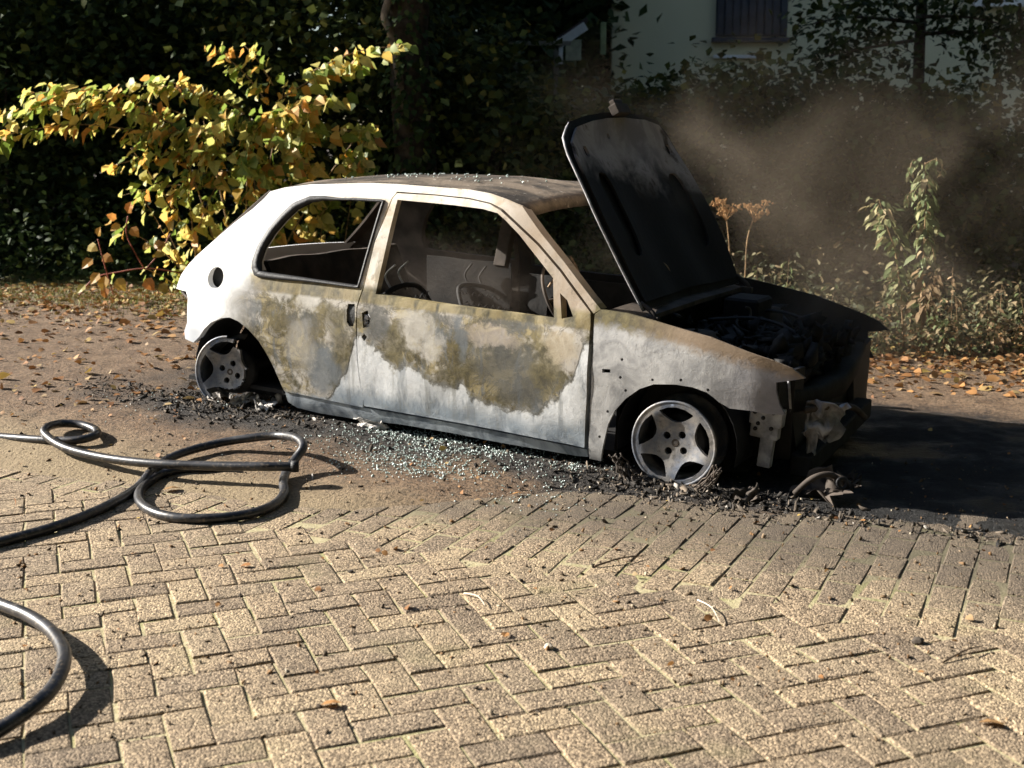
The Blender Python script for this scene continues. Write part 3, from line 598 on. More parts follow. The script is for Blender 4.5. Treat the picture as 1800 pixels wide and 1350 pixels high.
# seats: bare tube frames with springs
def seat(x, y, nm='seat_frame', pm=None):
    o = empty(nm); o.parent = car; o.location = (x, y, -.10); o.rotation_euler = ((.05, -.06, .05) if y < 0 else (-.20, -.30, -.15))
    fr = MB(); pr = [(.02, -.22, .22), (-.16, -.22, .52), (-.24, -.19, .70), (-.26, -.10, .755), (-.26, .10, .755), (-.24, .19, .70), (-.16, .22, .52), (.02, .22, .22)]
    fr.tube(crom(pr, 6), .013, 7); bs = [(.02, -.22, .22), (.44, -.22, .27), (.46, 0, .28), (.44, .22, .27), (.02, .22, .22)]; fr.tube(crom(bs, 6), .013, 7)
    for xx in (.05, .4):
        for yy in (-.2, .2): fr.tube([(xx, yy, .23), (xx, yy, .10)], .012, 6)
    f_ = fr.build('seat_tube', M_soot, o)
    for i in range(7):
        t = (i+.5)/7; sp = MB(); pts = []
        for j in range(25):
            yy = -.2+.4*j/24; pts.append((.0-.24*t, yy, .25+.48*t+.012*math.sin(j*1.9)))
        sp.tube(pts, .0035, 5); sp.build('seat_spring', M_soot, o)
    for i in range(5):
        sp = MB(); pts = [(.08+.08*i+.012*math.sin(j*2.1), -.2+.4*j/24, .255+.01*i) for j in range(25)]; sp.tube(pts, .0035, 5); sp.build('seat_spring', M_soot, o)
    for yy in (-.06, .06):
        hr = MB(); hr.tube(crom([(-.26, yy, .74), (-.30, yy, .82), (-.24, yy, .875)], 5), .006, 6); hr.build('headrest_post', pm, o)
seat(1.10, -.36, pm=M_wire); seat(1.10, .34, pm=M_soot)
# --- raised bonnet
BH = Vector((2.153, 0, .705)); BD = Vector((-.49614, 0, .86824)); BN = Vector((.86824, 0, .49614))
BP = [(-.61, -.017), (-.635, .155), (-.660, .301), (-.680, .44), (-.679, .6), (-.668, .70), (-.628, .783), (-.506, .858), (-.294, .895), (-.095, .915), (.11, .92), (.33, .905), (.47, .872), (.55, .80), (.585, .71), (.61, .59), (.635, .44), (.64, .30), (.625, .15), (.60, -.02), (.3, -.01), (0, .0), (-.3, -.01)]
def bpt(u, v, d=0):
    crown = -.055*(1-(u/.68)**2)-.03*(v/.9)**2*0+.012*mnoise.noise(Vector((u*3, v*3, 3)))
    curl = .035*max(0, (v-.72)/.2)**2
    return tuple(BH+Vector((0, u, 0))+BD*v+BN*(crown+curl+d))
bon = None
vv, tri = cdt(BP, [], .04)
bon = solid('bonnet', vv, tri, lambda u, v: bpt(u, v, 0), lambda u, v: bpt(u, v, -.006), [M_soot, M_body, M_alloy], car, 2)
edge = MB(); edge.tube([bpt(u, v, -.001) for u, v in resample(BP[:8], .04, False)], .0055, 6); edge.build('bonnet_edge', M_ashmetal, bon)
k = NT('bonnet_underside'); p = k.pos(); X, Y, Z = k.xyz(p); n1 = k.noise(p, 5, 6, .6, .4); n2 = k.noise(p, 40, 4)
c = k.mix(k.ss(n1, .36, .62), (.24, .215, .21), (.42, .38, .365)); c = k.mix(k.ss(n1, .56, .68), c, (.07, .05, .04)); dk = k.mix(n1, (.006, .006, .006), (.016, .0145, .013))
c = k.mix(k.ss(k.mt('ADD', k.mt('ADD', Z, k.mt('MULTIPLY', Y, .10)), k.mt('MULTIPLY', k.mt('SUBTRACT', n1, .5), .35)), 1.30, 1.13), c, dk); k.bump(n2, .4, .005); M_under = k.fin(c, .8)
vv, tri = cdt(inset(BP, .93), [oval(-.40, .42, .070, .20), oval(.40, .40, .070, .20), oval(-.46, .72, .026, .026, 12), oval(-.13, .80, .016, .013, 10), oval(.47, .72, .026, .026, 12)], .035)
rib = lambda u, v: .020+.006*math.sin(u*14)*float(smst(.75, .55, v))
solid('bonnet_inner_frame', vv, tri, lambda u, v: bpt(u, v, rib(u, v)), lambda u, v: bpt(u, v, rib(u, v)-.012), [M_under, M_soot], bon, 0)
MB().box(bpt(.04, .935, .02), (.025, .09, .06), Matrix.Rotation(R(-30), 3, 'Y')).box(bpt(.04, .915, .03), (.04, .14, .05), Matrix.Rotation(R(-30), 3, 'Y')).build('bonnet_latch', M_soot2, bon)
for s in (-1, 1):
    mb = MB(); mb.tube(crom([bpt(s*.60, .02, 0), (2.19, s*.60, .68), (2.20, s*.61, .645), (2.17, s*.61, .62)], 4), .011, 7); mb.box((2.19, s*.60, .65), (.06, .03, .03)); mb.build('bonnet_hinge', M_soot2, car)
# --- engine bay
mb = MB(); mb.box((2.42, -.02, .30), (.40, .62, .30)); mb.box((2.40, .02, .49), (.26, .46, .10)); mb.box((2.52, .34, .36), (.26, .24, .30)); mb.build('engine_block', M_soot, car)
mb = MB()
for i in range(4): mb.tube(crom([(2.44, -.2+.12*i, .52), (2.54, -.2+.12*i, .56), (2.60, -.2+.12*i, .48), (2.61, -.2+.12*i, .36)], 5), .011, 7)
mb.build('intake_pipes', M_soot, car)
mb = MB(); mb.lathe([(0, .01), (0, .07), (-.03, .085), (-.10, .09)], (2.34, -.46, .60), (0, 0, 1), 20); mb.build('strut_top', M_soot2, car)
mb = MB(); mb.lathe([(0, .01), (0, .07), (-.03, .085), (-.10, .09)], (2.34, .46, .60), (0, 0, 1), 20); mb.build('strut_top', M_soot2, car)
mb = MB(); mb.box((2.30, .30, .585), (.17, .22, .15)); mb.build('battery_shell', M_soot, car)
mb = MB(); 
for s in (-.16, .12): mb.tube(crom([(2.62, s, .40), (2.66, s+.1, .55), (2.45, s+.2, .60), (2.22, s+.15, .58)], 6), .009, 6)
mb.build('radiator_hose', M_black, car)
rge = np.random.default_rng(61); n = 900
tag(chunks('engine_bay_ash', rge.uniform(2.15, 2.78, n), rge.uniform(-.48, .48, n), rge.normal(.50, .035, n)-.28*np.clip(rge.uniform(0, 1, n)-.75, 0, 1), rge.gamma(2., .012, n).clip(.004, .07), [M_soot], (1.7, .9, .5), .5, car, 9), kind='stuff')
for q in range(16):
    rq = random.Random(400+q); a_ = Vector((rq.uniform(2.2, 2.7), rq.uniform(-.4, .45), .50)); mb = MB(); pp = [a_]
    for _ in range(4): pp.append(pp[-1]+Vector((rq.gauss(0, .06), rq.gauss(0, .07), rq.gauss(.005, .035))))
    mb.tube(crom(pp, 5), rq.uniform(.003, .007), 5); mb.build('burnt_wire', M_soot2 if q % 3 == 0 else M_soot, car)
# upper cross member, sagging, and far lamp panel
g = []
for i in range(25):
    t = i/24; y = -.56+1.22*t; x = 2.78+.05*math.sin(math.pi*t); z = .405-.055*math.sin(math.pi*t)+.035*mnoise.noise(Vector((y*5, 1, 2)))+(.05*t)
    g.append([(x-.07, y, z+.012), (x, y, z+.016), (x+.014, y, z), (x+.01, y, z-.07), (x-.02, y, z-.085)])
MB().sheet(g, (-.004, 0, -.004)).build('slam_panel', M_soot, car)
quad('radiator_core', [(2.74, -.40, .10), (2.74, .46, .10), (2.72, .46, .36), (2.72, -.40, .34)], M_black, (.03, 0, 0), 10, .02)
quad('lamp_panel', [(2.80, .42, .14), (2.80, .70, .16), (2.80, .70, .46), (2.80, .42, .40)], M_black, (-.02, 0, 0), 8, .02)
quad('lamp_panel', [(2.76, -.66, .36), (2.80, -.44, .34), (2.80, -.44, .50), (2.76, -.66, .50)], M_black, (-.02, 0, 0), 8, .012)
mb = MB(); mb.tube([(2.80, -.66, .49), (2.815, -.655, .37)], .006, 6); mb.build('lamp_edge', M_ashmetal, car)
# bumper mount stub below the near lamp and crumpled bracket
def crumple(nm, c_, d, seed, mat, n=9, amp=.3, rot=None, parent=car):
    mb = MB(); rg = random.Random(seed); c_ = Vector(c_); g = []
    for i in range(n):
        row = []
        for j in range(n):
            u = i/(n-1)-.5; v = j/(n-1)-.5
            q = Vector((d[0]*u, d[1]*(mnoise.noise(Vector((u*3.3, v*3.3, seed)))*1.1+mnoise.noise(Vector((u*9, v*9, seed)))*.35), d[2]*v))
            q += Vector((mnoise.noise(Vector((v*5, seed, u*2)))*d[0]*amp, 0, mnoise.noise(Vector((u*5, seed+3, v*2)))*d[2]*amp))
            row.append(c_+(rot @ q if rot else q))
        g.append(row)
    mb.sheet(g, (.003, .004, .003)); return mb.build(nm, mat, parent)
mb = MB(); rb = Matrix.Rotation(R(4), 3, 'Y')
mb.box((2.71, -.60, .315), (.135, .05, .075), rb); mb.box((2.705, -.60, .255), (.115, .045, .06), rb); mb.box((2.715, -.602, .17), (.055, .035, .13), rb); mb.build('bumper_mount', M_ashmetal, car)
for (x, z) in ((2.665, .33), (2.74, .335), (2.67, .262), (2.735, .27), (2.70, .31), (2.68, .285)): mb = MB(); mb.lathe([(-.002, .001), (-.002, .008), (.004, .009)], (x, -.628, z), (0, 1, 0), 8); mb.build('bumper_mount_bolt', M_black, car)
crumple('bumper_bracket', (2.90, -.45, .29), (.15, .10, .16), 11, M_ashmetal, 10, .25, Matrix.Rotation(.3, 3, 'Z'))
crumple('bumper_bracket', (2.85, -.45, .22), (.05, .06, .20), 14, M_ashmetal, 8, .25)
mb = MB(); mb.tube(crom([(2.83, -.50, .335), (2.90, -.42, .345), (2.97, -.30, .33), (2.98, -.1, .25)], 6), .014, 7); mb.build('bumper_bar', M_soot2, car)
mb = MB(); mb.box((2.83, 0, .13), (.09, 1.0, .09), Matrix.Rotation(.06, 3, 'X')); mb.build('lower_cross_member', M_soot, car)

# --- wheels
def wheel(nm, loc, rot, broken=False):
    w = empty(nm); w.parent = car; w.location = loc; w.rotation_euler = rot
    # local: face towards -Y
    Rr = .168; holes = []
    for q in range(5):
        a0 = R(80+72*q); pts = []
        for (da, r) in [(-29, .150), (-14, .153), (0, .154), (14, .153), (29, .150), (27, .132), (22, .112), (13, .094), (0, .088), (-13, .094), (-22, .112), (-27, .132)]:
            a = a0+R(da); pts.append((r*math.cos(a), r*math.sin(a)))
        holes.append(pts)
    for q in range(4):
        a = R(45+90*q); holes.append(circ(.046*math.cos(a), .046*math.sin(a), .0155, 12))
    vv, tri = cdt(circ(0, 0, Rr, 56), holes, .011)
    if broken:
        keep = []
        for f in tri:
            cx_ = np.mean([vv[i] for i in f], axis=0); an = math.degrees(math.atan2(cx_[1], cx_[0])); r = math.hypot(*cx_)
            wob = 10*mnoise.noise(Vector((cx_[0]*40, cx_[1]*40, 1)))
            lost = (-150+wob < an < 58+wob and r > .128+.012*mnoise.noise(Vector((cx_[0]*60, cx_[1]*60, 9))) ) or (-135+wob < an < -8+wob and r > .085) 
            if not lost: keep.append(f)
        tri = keep
    def fz(x, y):
        r = math.hypot(x, y); return -.010+.030*float(smst(.03, .16, r))*0+.016*math.exp(-(r/.05)**2)*0-.018*float(smst(.06, .15, r))+.004*math.cos(r*20)
    solid('wheel_disc', vv, tri, lambda x, y: (x, fz(x, y), y), lambda x, y: (x, fz(x, y)+.020, y), [M_alloy, M_soot], w, 0)
    mb = MB(); prof = [(-.022, .160), (-.030, .166), (-.034, .173), (-.034, .180), (-.026, .182), (-.020, .176), (.0, .166), (.05, .158), (.11, .160), (.135, .176), (.143, .182), (.140, .170), (.11, .152), (.04, .150), (-.01, .156)]
    mb.lathe(prof, (0, 0, 0), (0, 1, 0), 64, True)
    if broken:
        v2, f2, s2 = [], [], []
        for f, sm in zip(mb.f, mb.sm):
            cxx = np.mean([mb.v[i] for i in f], axis=0); an = math.degrees(math.atan2(cxx[2], cxx[0]))
            if not (-155 < an < 62+8*mnoise.noise(Vector((cxx[1]*30, an*.1, 2)))): f2.append(f); s2.append(sm)
        mb.f, mb.sm = f2, s2
    mb.build('rim', M_alloy, w)
    mb = MB(); mb.lathe([(-.004, .002), (-.008, .012), (-.004, .022), (.006, .024)], (0, 0, 0), (0, 1, 0), 20); mb.build('hub_cap', M_soot2, w)
    mb = MB(); mb.lathe([(.03, .003), (.03, .11), (.075, .115), (.10, .10), (.12, .05)], (0, 0, 0), (0, 1, 0), 32); mb.build('brake_drum', M_black, w)
    return w
wheel('front_wheel', (2.375, -.73, .18), (0, R(-8), R(3)))
wheel('rear_wheel', (0.015, -.745, .18), (R(-6), R(-25), R(14)), True)
wheel('front_wheel', (2.375, .73, .18), (0, 0, math.pi)); wheel('rear_wheel', (0, .73, .18), (0, 0, math.pi))
mb = MB(); mb.tube([(0, -.62, .18), (0, .62, .18)], .035, 10); mb.build('rear_axle', M_black, car)

# ================================================================== fire hoses
k = NT('hose_rubber'); p = k.pos(); n1 = k.noise(p, 12, 4); n2 = k.noise(p, 60, 3)
c = k.mix(k.ss(n1, .4, .65), (.012, .0125, .015), (.04, .04, .044)); c = k.mix(k.mt('MULTIPLY', k.ss(n2, .52, .72), .7), c, (.16, .13, .095)); k.bump(n2, .25, .003); M_hose = k.fin(c, .36, 0, .55)
def hose(label, pts, r=.019, coupling=None, lifts=None):
    P = []
    for (px, py, lift) in pts:
        q = atz(px, py, 0)
        for _ in range(4): q = atz(px, py, max(gh(q.x, q.y), .0)+.017+lift)
        P.append(q)
    root = empty('fire_hose', (P[0].x, P[0].y, 0)); tag(root, label, 'hose', 'fire hoses lying on the paving')
    sm = crom(P, 10); mb = MB(); mb.tube([v-root.location for v in sm], r, 12); mb.build('hose_tube', M_hose, root); return root, sm
h1, s1 = hose('black hose with a small loop and coupling, ending inside the big coil', [(-60, 764, .0), (0, 768, .0), (70, 773, .0), (130, 774, .01), (166, 766, .02), (168, 756, .02), (140, 746, .02), (105, 745, .03), (82, 752, .045), (80, 764, .05), (110, 785, .045), (160, 800, .04), (220, 810, .045), (290, 816, .055), (380, 819, .06), (460, 820, .06), (525, 820, .06)])
cp = Vector(s1[60])-h1.location
mb = MB(); q0 = atz(103, 737, .05)-h1.location; q1 = atz(158, 742, .05)-h1.location; ax = (q1-q0).normalized()
mb.lathe([(0, .02), (0, .034), (.03, .036), (.035, .026), (.07, .024), (.075, .033), (.10, .033), (.105, .022), (.15, .02)], q0+Vector((0, .05, .0)), ax, 18); mb.build('coupling', M_black, h1)
for tt_ in (.015, .088):
    mb = MB(); mb.box(q0+Vector((0, .05, .034))+ax*tt_, (.018, .018, .022)); mb.build('coupling_lug', M_ashmetal, h1)
h2, s2 = hose('black hose coiled in a big double loop in front of the rear wheel', [(-60, 970, 0), (0, 953, 0), (70, 934, 0), (130, 914, 0), (190, 888, 0), (240, 858, 0), (270, 825, .012), (310, 800, .015), (380, 780, .02), (440, 770, .04), (490, 766, .07), (520, 770, .085), (533, 784, .08), (520, 806, .04), (503, 830, .01), (498, 850, .0), (499, 868, .0), (480, 888, .0), (440, 903, .0), (380, 911, .0), (320, 911, .0), (275, 902, .0), (248, 885, .0), (245, 865, .0), (262, 846, .0), (295, 830, .0), (345, 822, .0), (400, 819, .0)])
h3, s3 = hose('black hose arching into the lower left corner of the paving', [(-70, 1045, .01), (-30, 1052, .015), (0, 1062, .02), (50, 1082, .025), (90, 1110, .03), (112, 1145, .035), (108, 1180, .035), (88, 1215, .03), (55, 1245, .025), (20, 1270, .015), (-30, 1300, .005), (-80, 1325, .0)])
mb = MB(); mb.lathe([(0, .0195), (0, .0235), (.03, .0235), (.03, .0195)], Vector(s1[-1])-h1.location, (Vector(s1[-2])-Vector(s1[-1])).normalized(), 14, True); mb.build('end_ring', M_black, h1)

# ================================================================== small debris
def to_local_pts(n, fx, fy):
    xl_ = fx(n); yl_ = fy(n); w = np.array([CO.x, CO.y])[None]+np.c_[xl_, yl_] @ np.array([[CL[0, 0], CL[0, 1]], [CL[1, 0], CL[1, 1]]]); return w[:, 0], w[:, 1]
k = NT('glass_crumbs'); r = k.rnd(); c = k.ramp(r, [(0, (.22, .29, .26)), (.5, (.42, .50, .46)), (1, (.68, .73, .70))]); M_glass = k.fin(c, .12, 0, .8)
rg = np.random.default_rng(11); gxs = []; gys = []
for (px, py, sx, sy, n) in [(690, 782, 55, 7, 900), (760, 795, 70, 8, 1600), (850, 812, 60, 7, 1100), (690, 815, 55, 9, 800), (730, 832, 50, 10, 900), (800, 838, 60, 9, 600), (930, 872, 60, 14, 350), (960, 835, 70, 10, 350), (560, 800, 60, 14, 160), (320, 740, 90, 18, 160), (600, 830, 20, 8, 120), (1000, 830, 50, 8, 250)]:
    for _ in range(int(n*.30)):
        q = atz(rg.normal(px, sx), rg.normal(py, sy), 0); gxs.append(q.x); gys.append(q.y)
gxs = np.array(gxs); gys = np.array(gys); gz = ground_h(gxs, gys); gz = np.maximum(gz, PAVZ)
tag(chunks('broken_glass', gxs, gys, gz+.003, rg.uniform(.003, .007, len(gxs)), M_glass, (1, 1, .7), .25, None, 2), 'scattered greenish crumbs of broken window glass beside the door', 'glass', kind='stuff')
# glass crumbs left on the roof edge
n = 80; xr = rg.uniform(.35, 1.3, n); ur = rg.uniform(-.6, .5, n); zr = np.array([zrail(x)+(zmid(x)-zrail(x))*(1-abs(u)**2.4) for x, u in zip(xr, ur)]); yr = np.array([u*(hwid(x, zrail(x))-.004) for x, u in zip(xr, ur)])
tag(chunks('roof_glass_crumbs', xr, yr, zr+.004, rg.uniform(.004, .009, n), M_glass, (1, 1, .7), .25, car, 3), kind='stuff')
k = NT('charred_bits'); r = k.rnd(); c = k.ramp(r, [(0, (.012, .011, .010)), (.45, (.04, .034, .028)), (.75, (.10, .08, .06)), (.96, (.17, .135, .10)), (1, (.42, .39, .35))]); k.bump(k.noise(k.pos(), 90, 3), .5, .004); M_char = k.fin(c, .85)
rg = np.random.default_rng(12)
X1, Y1 = to_local_pts(3000, lambda n: rg.uniform(-1.0, 3.05, n), lambda n: rg.normal(-.86, .11, n))
X2, Y2 = to_local_pts(1300, lambda n: rg.normal(2.5, .28, n), lambda n: rg.normal(-.86, .07, n))
X3, Y3 = to_local_pts(1500, lambda n: rg.normal(-.1, .35, n), lambda n: rg.normal(-.80, .12, n))
X4, Y4 = to_local_pts(900, lambda n: rg.uniform(2.6, 4.2, n), lambda n: rg.normal(-.82, .05, n))
X5, Y5 = to_local_pts(600, lambda n: rg.uniform(-3., 2.6, n), lambda n: rg.normal(-1.25, .35, n))
XX = np.r_[X1, X2, X3, X4, X5]; YY = np.r_[Y1, Y2, Y3, Y4, Y5]; sz = np.r_[rg.gamma(1.2, .0028, 3000), rg.gamma(1.2, .0038, 1300), rg.gamma(1.2, .0038, 1500), rg.gamma(1.3, .0035, 900), rg.gamma(1.3, .003, 600)].clip(.0015, .017)
tag(chunks('charred_debris', XX, YY, np.maximum(ground_h(XX, YY), -.004)+sz*.15, sz, M_char, (2.1, .8, .25), .6, None, 4), 'black ash and charred crumbs strewn along the near side of the car', 'debris', kind='stuff')
# grit and crumbs on the paving
n = 2600; rg = np.random.default_rng(15); gy_ = rg.uniform(2.7, 5.4, n)**1; gx_ = rg.uniform(-.43, .43, n)*gy_; zz_ = np.maximum(ground_h(gx_, gy_), .0005)
k = NT('grit'); r = k.rnd(); c = k.ramp(r, [(0, (.03, .022, .015)), (.5, (.12, .085, .05)), (.8, (.22, .12, .05)), (1, (.45, .4, .3))]); M_grit = k.fin(c, .9)
tag(chunks('grit', gx_, gy_, zz_+.001, rg.gamma(2, .0022, n).clip(.0015, .012), M_grit, (1.4, .8, .4), .4, None, 5), 'brown grit and crumbs on the brick paving', 'grit', kind='stuff')

# scrap lying on the ground: larger single pieces
def ground_pt(px, py, dz=0):
    q = atz(px, py, 0)
    for _ in range(4): q = atz(px, py, gh(q.x, q.y)+dz)
    return Vector((q.x, q.y, gh(q.x, q.y)))
def scrap(name, label, px, py, d, seed, mat, tilt=.4, cat='scrap'):
    g_ = ground_pt(px, py); o = empty(name, g_); tag(o, label, cat)
    ro = Matrix.Rotation(seed*1.3, 3, 'Z') @ Matrix.Rotation(R(90)-tilt, 3, 'X')
    m = crumple('sheet', (0, 0, d[2]*.35), d, seed, mat, 10, .3, ro, o); return o
sc_ = scrap('crumpled_panel', 'dark crumpled metal panel with a round hole lying under the front end', 1450, 876, (.20, .08, .13), 21, M_soot2, .7)
mb = MB(); mb.lathe([(-.01, .014), (-.012, .024), (.004, .026), (.004, .014)], (.05, -.05, .075), (.2, -1, .3), 16, True); mb.build('round_hole_rim', M_black, sc_)
mb = MB(); mb.tube(crom([(-.12, 0, .02), (-.06, -.03, .09), (.02, -.02, .10), (.10, 0, .03)], 5), .012, 7); mb.build('bent_rod', M_soot2, sc_)
M_melt = simple('melted_alloy', (.52, .49, .45), .55, .35, .35, 18, .8)
for i, (px, py, d, lb) in enumerate([(382, 702, (.10, .06, .09), 'pale melted alloy flake leaning against the broken rear wheel'), (418, 712, (.08, .05, .05), 'small curled alloy flake in front of the rear wheel hub'), (448, 712, (.12, .05, .06), 'bright melted alloy strip under the broken rear wheel'), (462, 722, (.07, .05, .04), 'pale frothy alloy drip at the foot of the rear wheel arch'), (483, 716, (.06, .05, .09), 'grey upright alloy splinter behind the rear wheel'), (650, 752, (.14, .04, .04), 'flat pale flake of paint under the sill')]):
    scrap('melted_fragment', lb, px, py, d, 31+i, M_melt, .5+.2*(i % 3))['group'] = 'melted pieces by the car'
for i, (px, py, d, lb) in enumerate([(1310, 880, (.10, .05, .06), 'charred clump of wire and ash in front of the front wheel'), (1500, 850, (.09, .05, .05), 'small dark shred of burnt bumper on the wet ground')]):
    scrap('burnt_shred', lb, px, py, d, 41+i, M_soot2, .6)
# burnt tyre bead: dark wire coil heaped below the front wheel
tb = empty('tyre_wire', c2w((2.375, -.80, .0))); tag(tb, 'dark burnt tyre wire and ash heaped round the front wheel', 'tyre wire')
rg2 = random.Random(5)
for q in range(9):
    mb = MB(); a0 = rg2.uniform(0, 6); rr = rg2.uniform(.19, .235)
    pts = [(rr*math.cos(a)*1.05+rg2.gauss(0, .004), -.02+rg2.gauss(0, .015), max(.004, .185+rr*math.sin(a)*.97)+rg2.gauss(0, .003)) for a in np.linspace(math.pi*1.08+.1*rg2.random(), math.pi*1.92-.1*rg2.random(), 26)]
    mb.tube(crom([Matrix.Rotation(R(-29), 3, 'Z') @ Vector(p_) for p_ in pts], 2), .0035, 5); mb.build('wire_strand', M_soot2, tb)

# ================================================================== leaves
LT = np.array([(0, 0, 0), (.24, .34, .06), (.62, .30, .05), (1, 0, -.14), (.62, -.30, .05), (.24, -.34, .06), (.47, 0, -.01)]); LF = np.array([(0, 1, 2, 6), (0, 6, 4, 5), (6, 2, 3, 4)])
DT = np.array([(0, 0, 0), (.45, .38, .08), (1, 0, -.05), (.45, -.38, .08)]); DF = np.array([(0, 1, 2, 3)])
def frames(d, up):
    d = d/np.linalg.norm(d, axis=1)[:, None]; s = np.cross(up, d); s /= (np.linalg.norm(s, axis=1)[:, None]+1e-9); u = np.cross(d, s); return np.stack([d, s, u], 2)
def leaf_arrays(P, D, U, size, T=LT, F=LF, wid=1.):
    M_ = frames(D, U); V = T[None]*np.array([1, wid, 1])[None, None]*size[:, None, None]; V = np.einsum('nij,nkj->nki', M_, V)+P[:, None, :]
    return V.reshape(-1, 3), (F[None]+len(T)*np.arange(len(P))[:, None, None]).reshape(-1, F.shape[1])
def leafcloud(name, P, D, U, size, mat, parent, T=LT, F=LF, wid=1., kind=None):
    V, FF = leaf_arrays(P, D, U, size, T, F, wid); o = link(name, fastmesh(name, V, FF, mat), parent)
    if kind: o['kind'] = kind
    return o
M_litter = leafmat('fallen_leaf', [(0, (.16, .07, .025)), (.35, (.32, .15, .05)), (.65, (.42, .22, .08)), (.85, (.30, .22, .12)), (1, (.58, .40, .10))], .15, .7)
rg = np.random.default_rng(21); lx = []; ly = []
for _ in range(5200):
    y = rg.uniform(5.6, 10.2); x = rg.uniform(-.44*y, -.5-.05*y)
    if rg.random() < .16+.84*smst(7.6, 9.6, y+.3*(x+3)): lx.append(x); ly.append(y)
for _ in range(3800):
    y = rg.uniform(6.6, 9.4); x = rg.uniform(1.3, .46*y)
    if rg.random() < .25+.75*smst(7.0, 7.6, y): lx.append(x); ly.append(y)
for _ in range(130):
    y = rg.uniform(3, 6); x = rg.uniform(-.42*y, .42*y); lx.append(x); ly.append(y)
lx = np.array(lx); ly = np.array(ly); n = len(lx); P = np.c_[lx, ly, np.maximum(ground_h(lx, ly), 0)+.008]
D = rg.normal(size=(n, 3)); D[:, 2] *= .25; U = rg.normal(size=(n, 3))*.45+np.array([0, 0, 1])
small = np.where(ly < 6, .45, 1.)*rg.uniform(.5, 1.05, n)
tag(leafcloud('fallen_leaves', P, D, U, rg.uniform(.035, .085, n)*small, M_litter, None), 'orange and brown fallen leaves covering the dirt behind the car', 'leaves', kind='stuff')
def one_leaf(label, px, py, size, az, mat=M_litter):
    g_ = ground_pt(px, py, .003); V, FF = leaf_arrays(np.array([[0, 0, .006]]), np.array([[math.cos(az), math.sin(az), .15]]), np.array([[.15, .25, 1.]]), np.array([size]))
    o = mk('fallen_leaf', V, FF, mat); o.location = (g_.x, g_.y, max(g_.z, .0)); tag(o, label, 'leaf', 'single leaves on the paving'); return o
one_leaf('brown curled leaf near the right edge of the paving', 1765, 1298, .062, 2.9)
one_leaf('small russet leaf on the bricks right of the pale twig', 886, 1140, .035, 1.3)
one_leaf('orange leaf beside the glass crumbs below the door', 900, 872, .045, .3)
one_leaf('tan leaf inside the big hose coil', 287, 866, .07, .5)
one_leaf('brown leaf on the bricks at the bottom left of the paving', 565, 1262, .055, .2)
def twig(label, px0, py0, px1, py1, r, mat):
    a_ = ground_pt(px0, py0, .004); b_ = ground_pt(px1, py1, .004); a_.z = max(a_.z, 0)+.006; b_.z = max(b_.z, 0)+.010; o = empty('twig', a_); tag(o, label, 'twig', 'twigs on the paving')
    mid = (a_+b_)/2+Vector((.01, .008, .008)); mb = MB(); mb.tube([v-a_ for v in crom([a_, mid, b_], 5)], [r*(1-.05*i) for i in range(11)], 6); mb.build('stick', mat, o)
    mb = MB(); mb.tube([mid-a_, mid-a_+Vector((.012, -.006, .012))], r*.5, 5); mb.build('side_shoot', mat, o)
M_twig = simple('pale_twig', (.55, .47, .36), .8, 0, .3, 40, .3); M_twigd = simple('dark_twig', (.10, .07, .045), .85, 0, .3, 40, .3)
twig('pale straight twig lying across the bricks below the car', 816, 1061, 853, 1086, .0028, M_twig)
twig('pale twig on the bricks right of the paving middle', 1226, 1073, 1265, 1116, .0028, M_twig)
twig('dark bent twig on the brick strip in front of the front wheel', 1045, 1012, 1130, 996, .004, M_twigd)
twig('thin dark twig at the right of the paving', 1655, 1185, 1725, 1158, .003, M_twigd)
def clod(label, px, py, s, mat):
    g_ = ground_pt(px, py, .003); bm = bmesh.new(); bmesh.ops.create_icosphere(bm, subdivisions=2, radius=s)
    for v in bm.verts: v.co *= 1+.5*mnoise.noise(v.co*60+Vector((px, 0, 0))); v.co.z *= .55
    me = bpy.data.meshes.new('clod'); bm.to_mesh(me); bm.free(); me.materials.append(mat); o = link('clod', me); o.location = (g_.x, g_.y, max(g_.z, 0)+s*.3); tag(o, label, 'clod', 'clods on the paving')
clod('pale pebble with a dark shadow on the herringbone bricks', 963, 1156, .014, M_twig); clod('small black cinder on the bricks left of the pale twig', 616, 1020, .010, M_char); clod('flat black cinder on the bricks at the right', 1612, 1146, .018, M_char)

# grass strip behind the dirt
k = NT('grass_blade'); r = k.rnd(); c = k.ramp(r, [(0, (.12, .15, .03)), (.5, (.24, .27, .06)), (.85, (.36, .33, .10)), (1, (.45, .34, .15))]); M_grass = k.fin(c, .6)
rg = np.random.default_rng(31); n = 16000; gx_ = rg.uniform(-4.9, -.6, n); t_ = rg.normal(9.75, .34, n); gy_ = t_-.35*gx_*.55-.9; P = np.c_[gx_, gy_, ground_h(gx_, gy_)-.004]
D = rg.normal(size=(n, 3))*.45+np.array([0, 0, 1.]); U = rg.normal(size=(n, 3))
tag(leafcloud('grass', P, D, U, rg.uniform(.015, .045, n), M_grass, None, DT, DF, .16), 'strip of short grass at the foot of the bushes on the left', 'grass', kind='stuff')

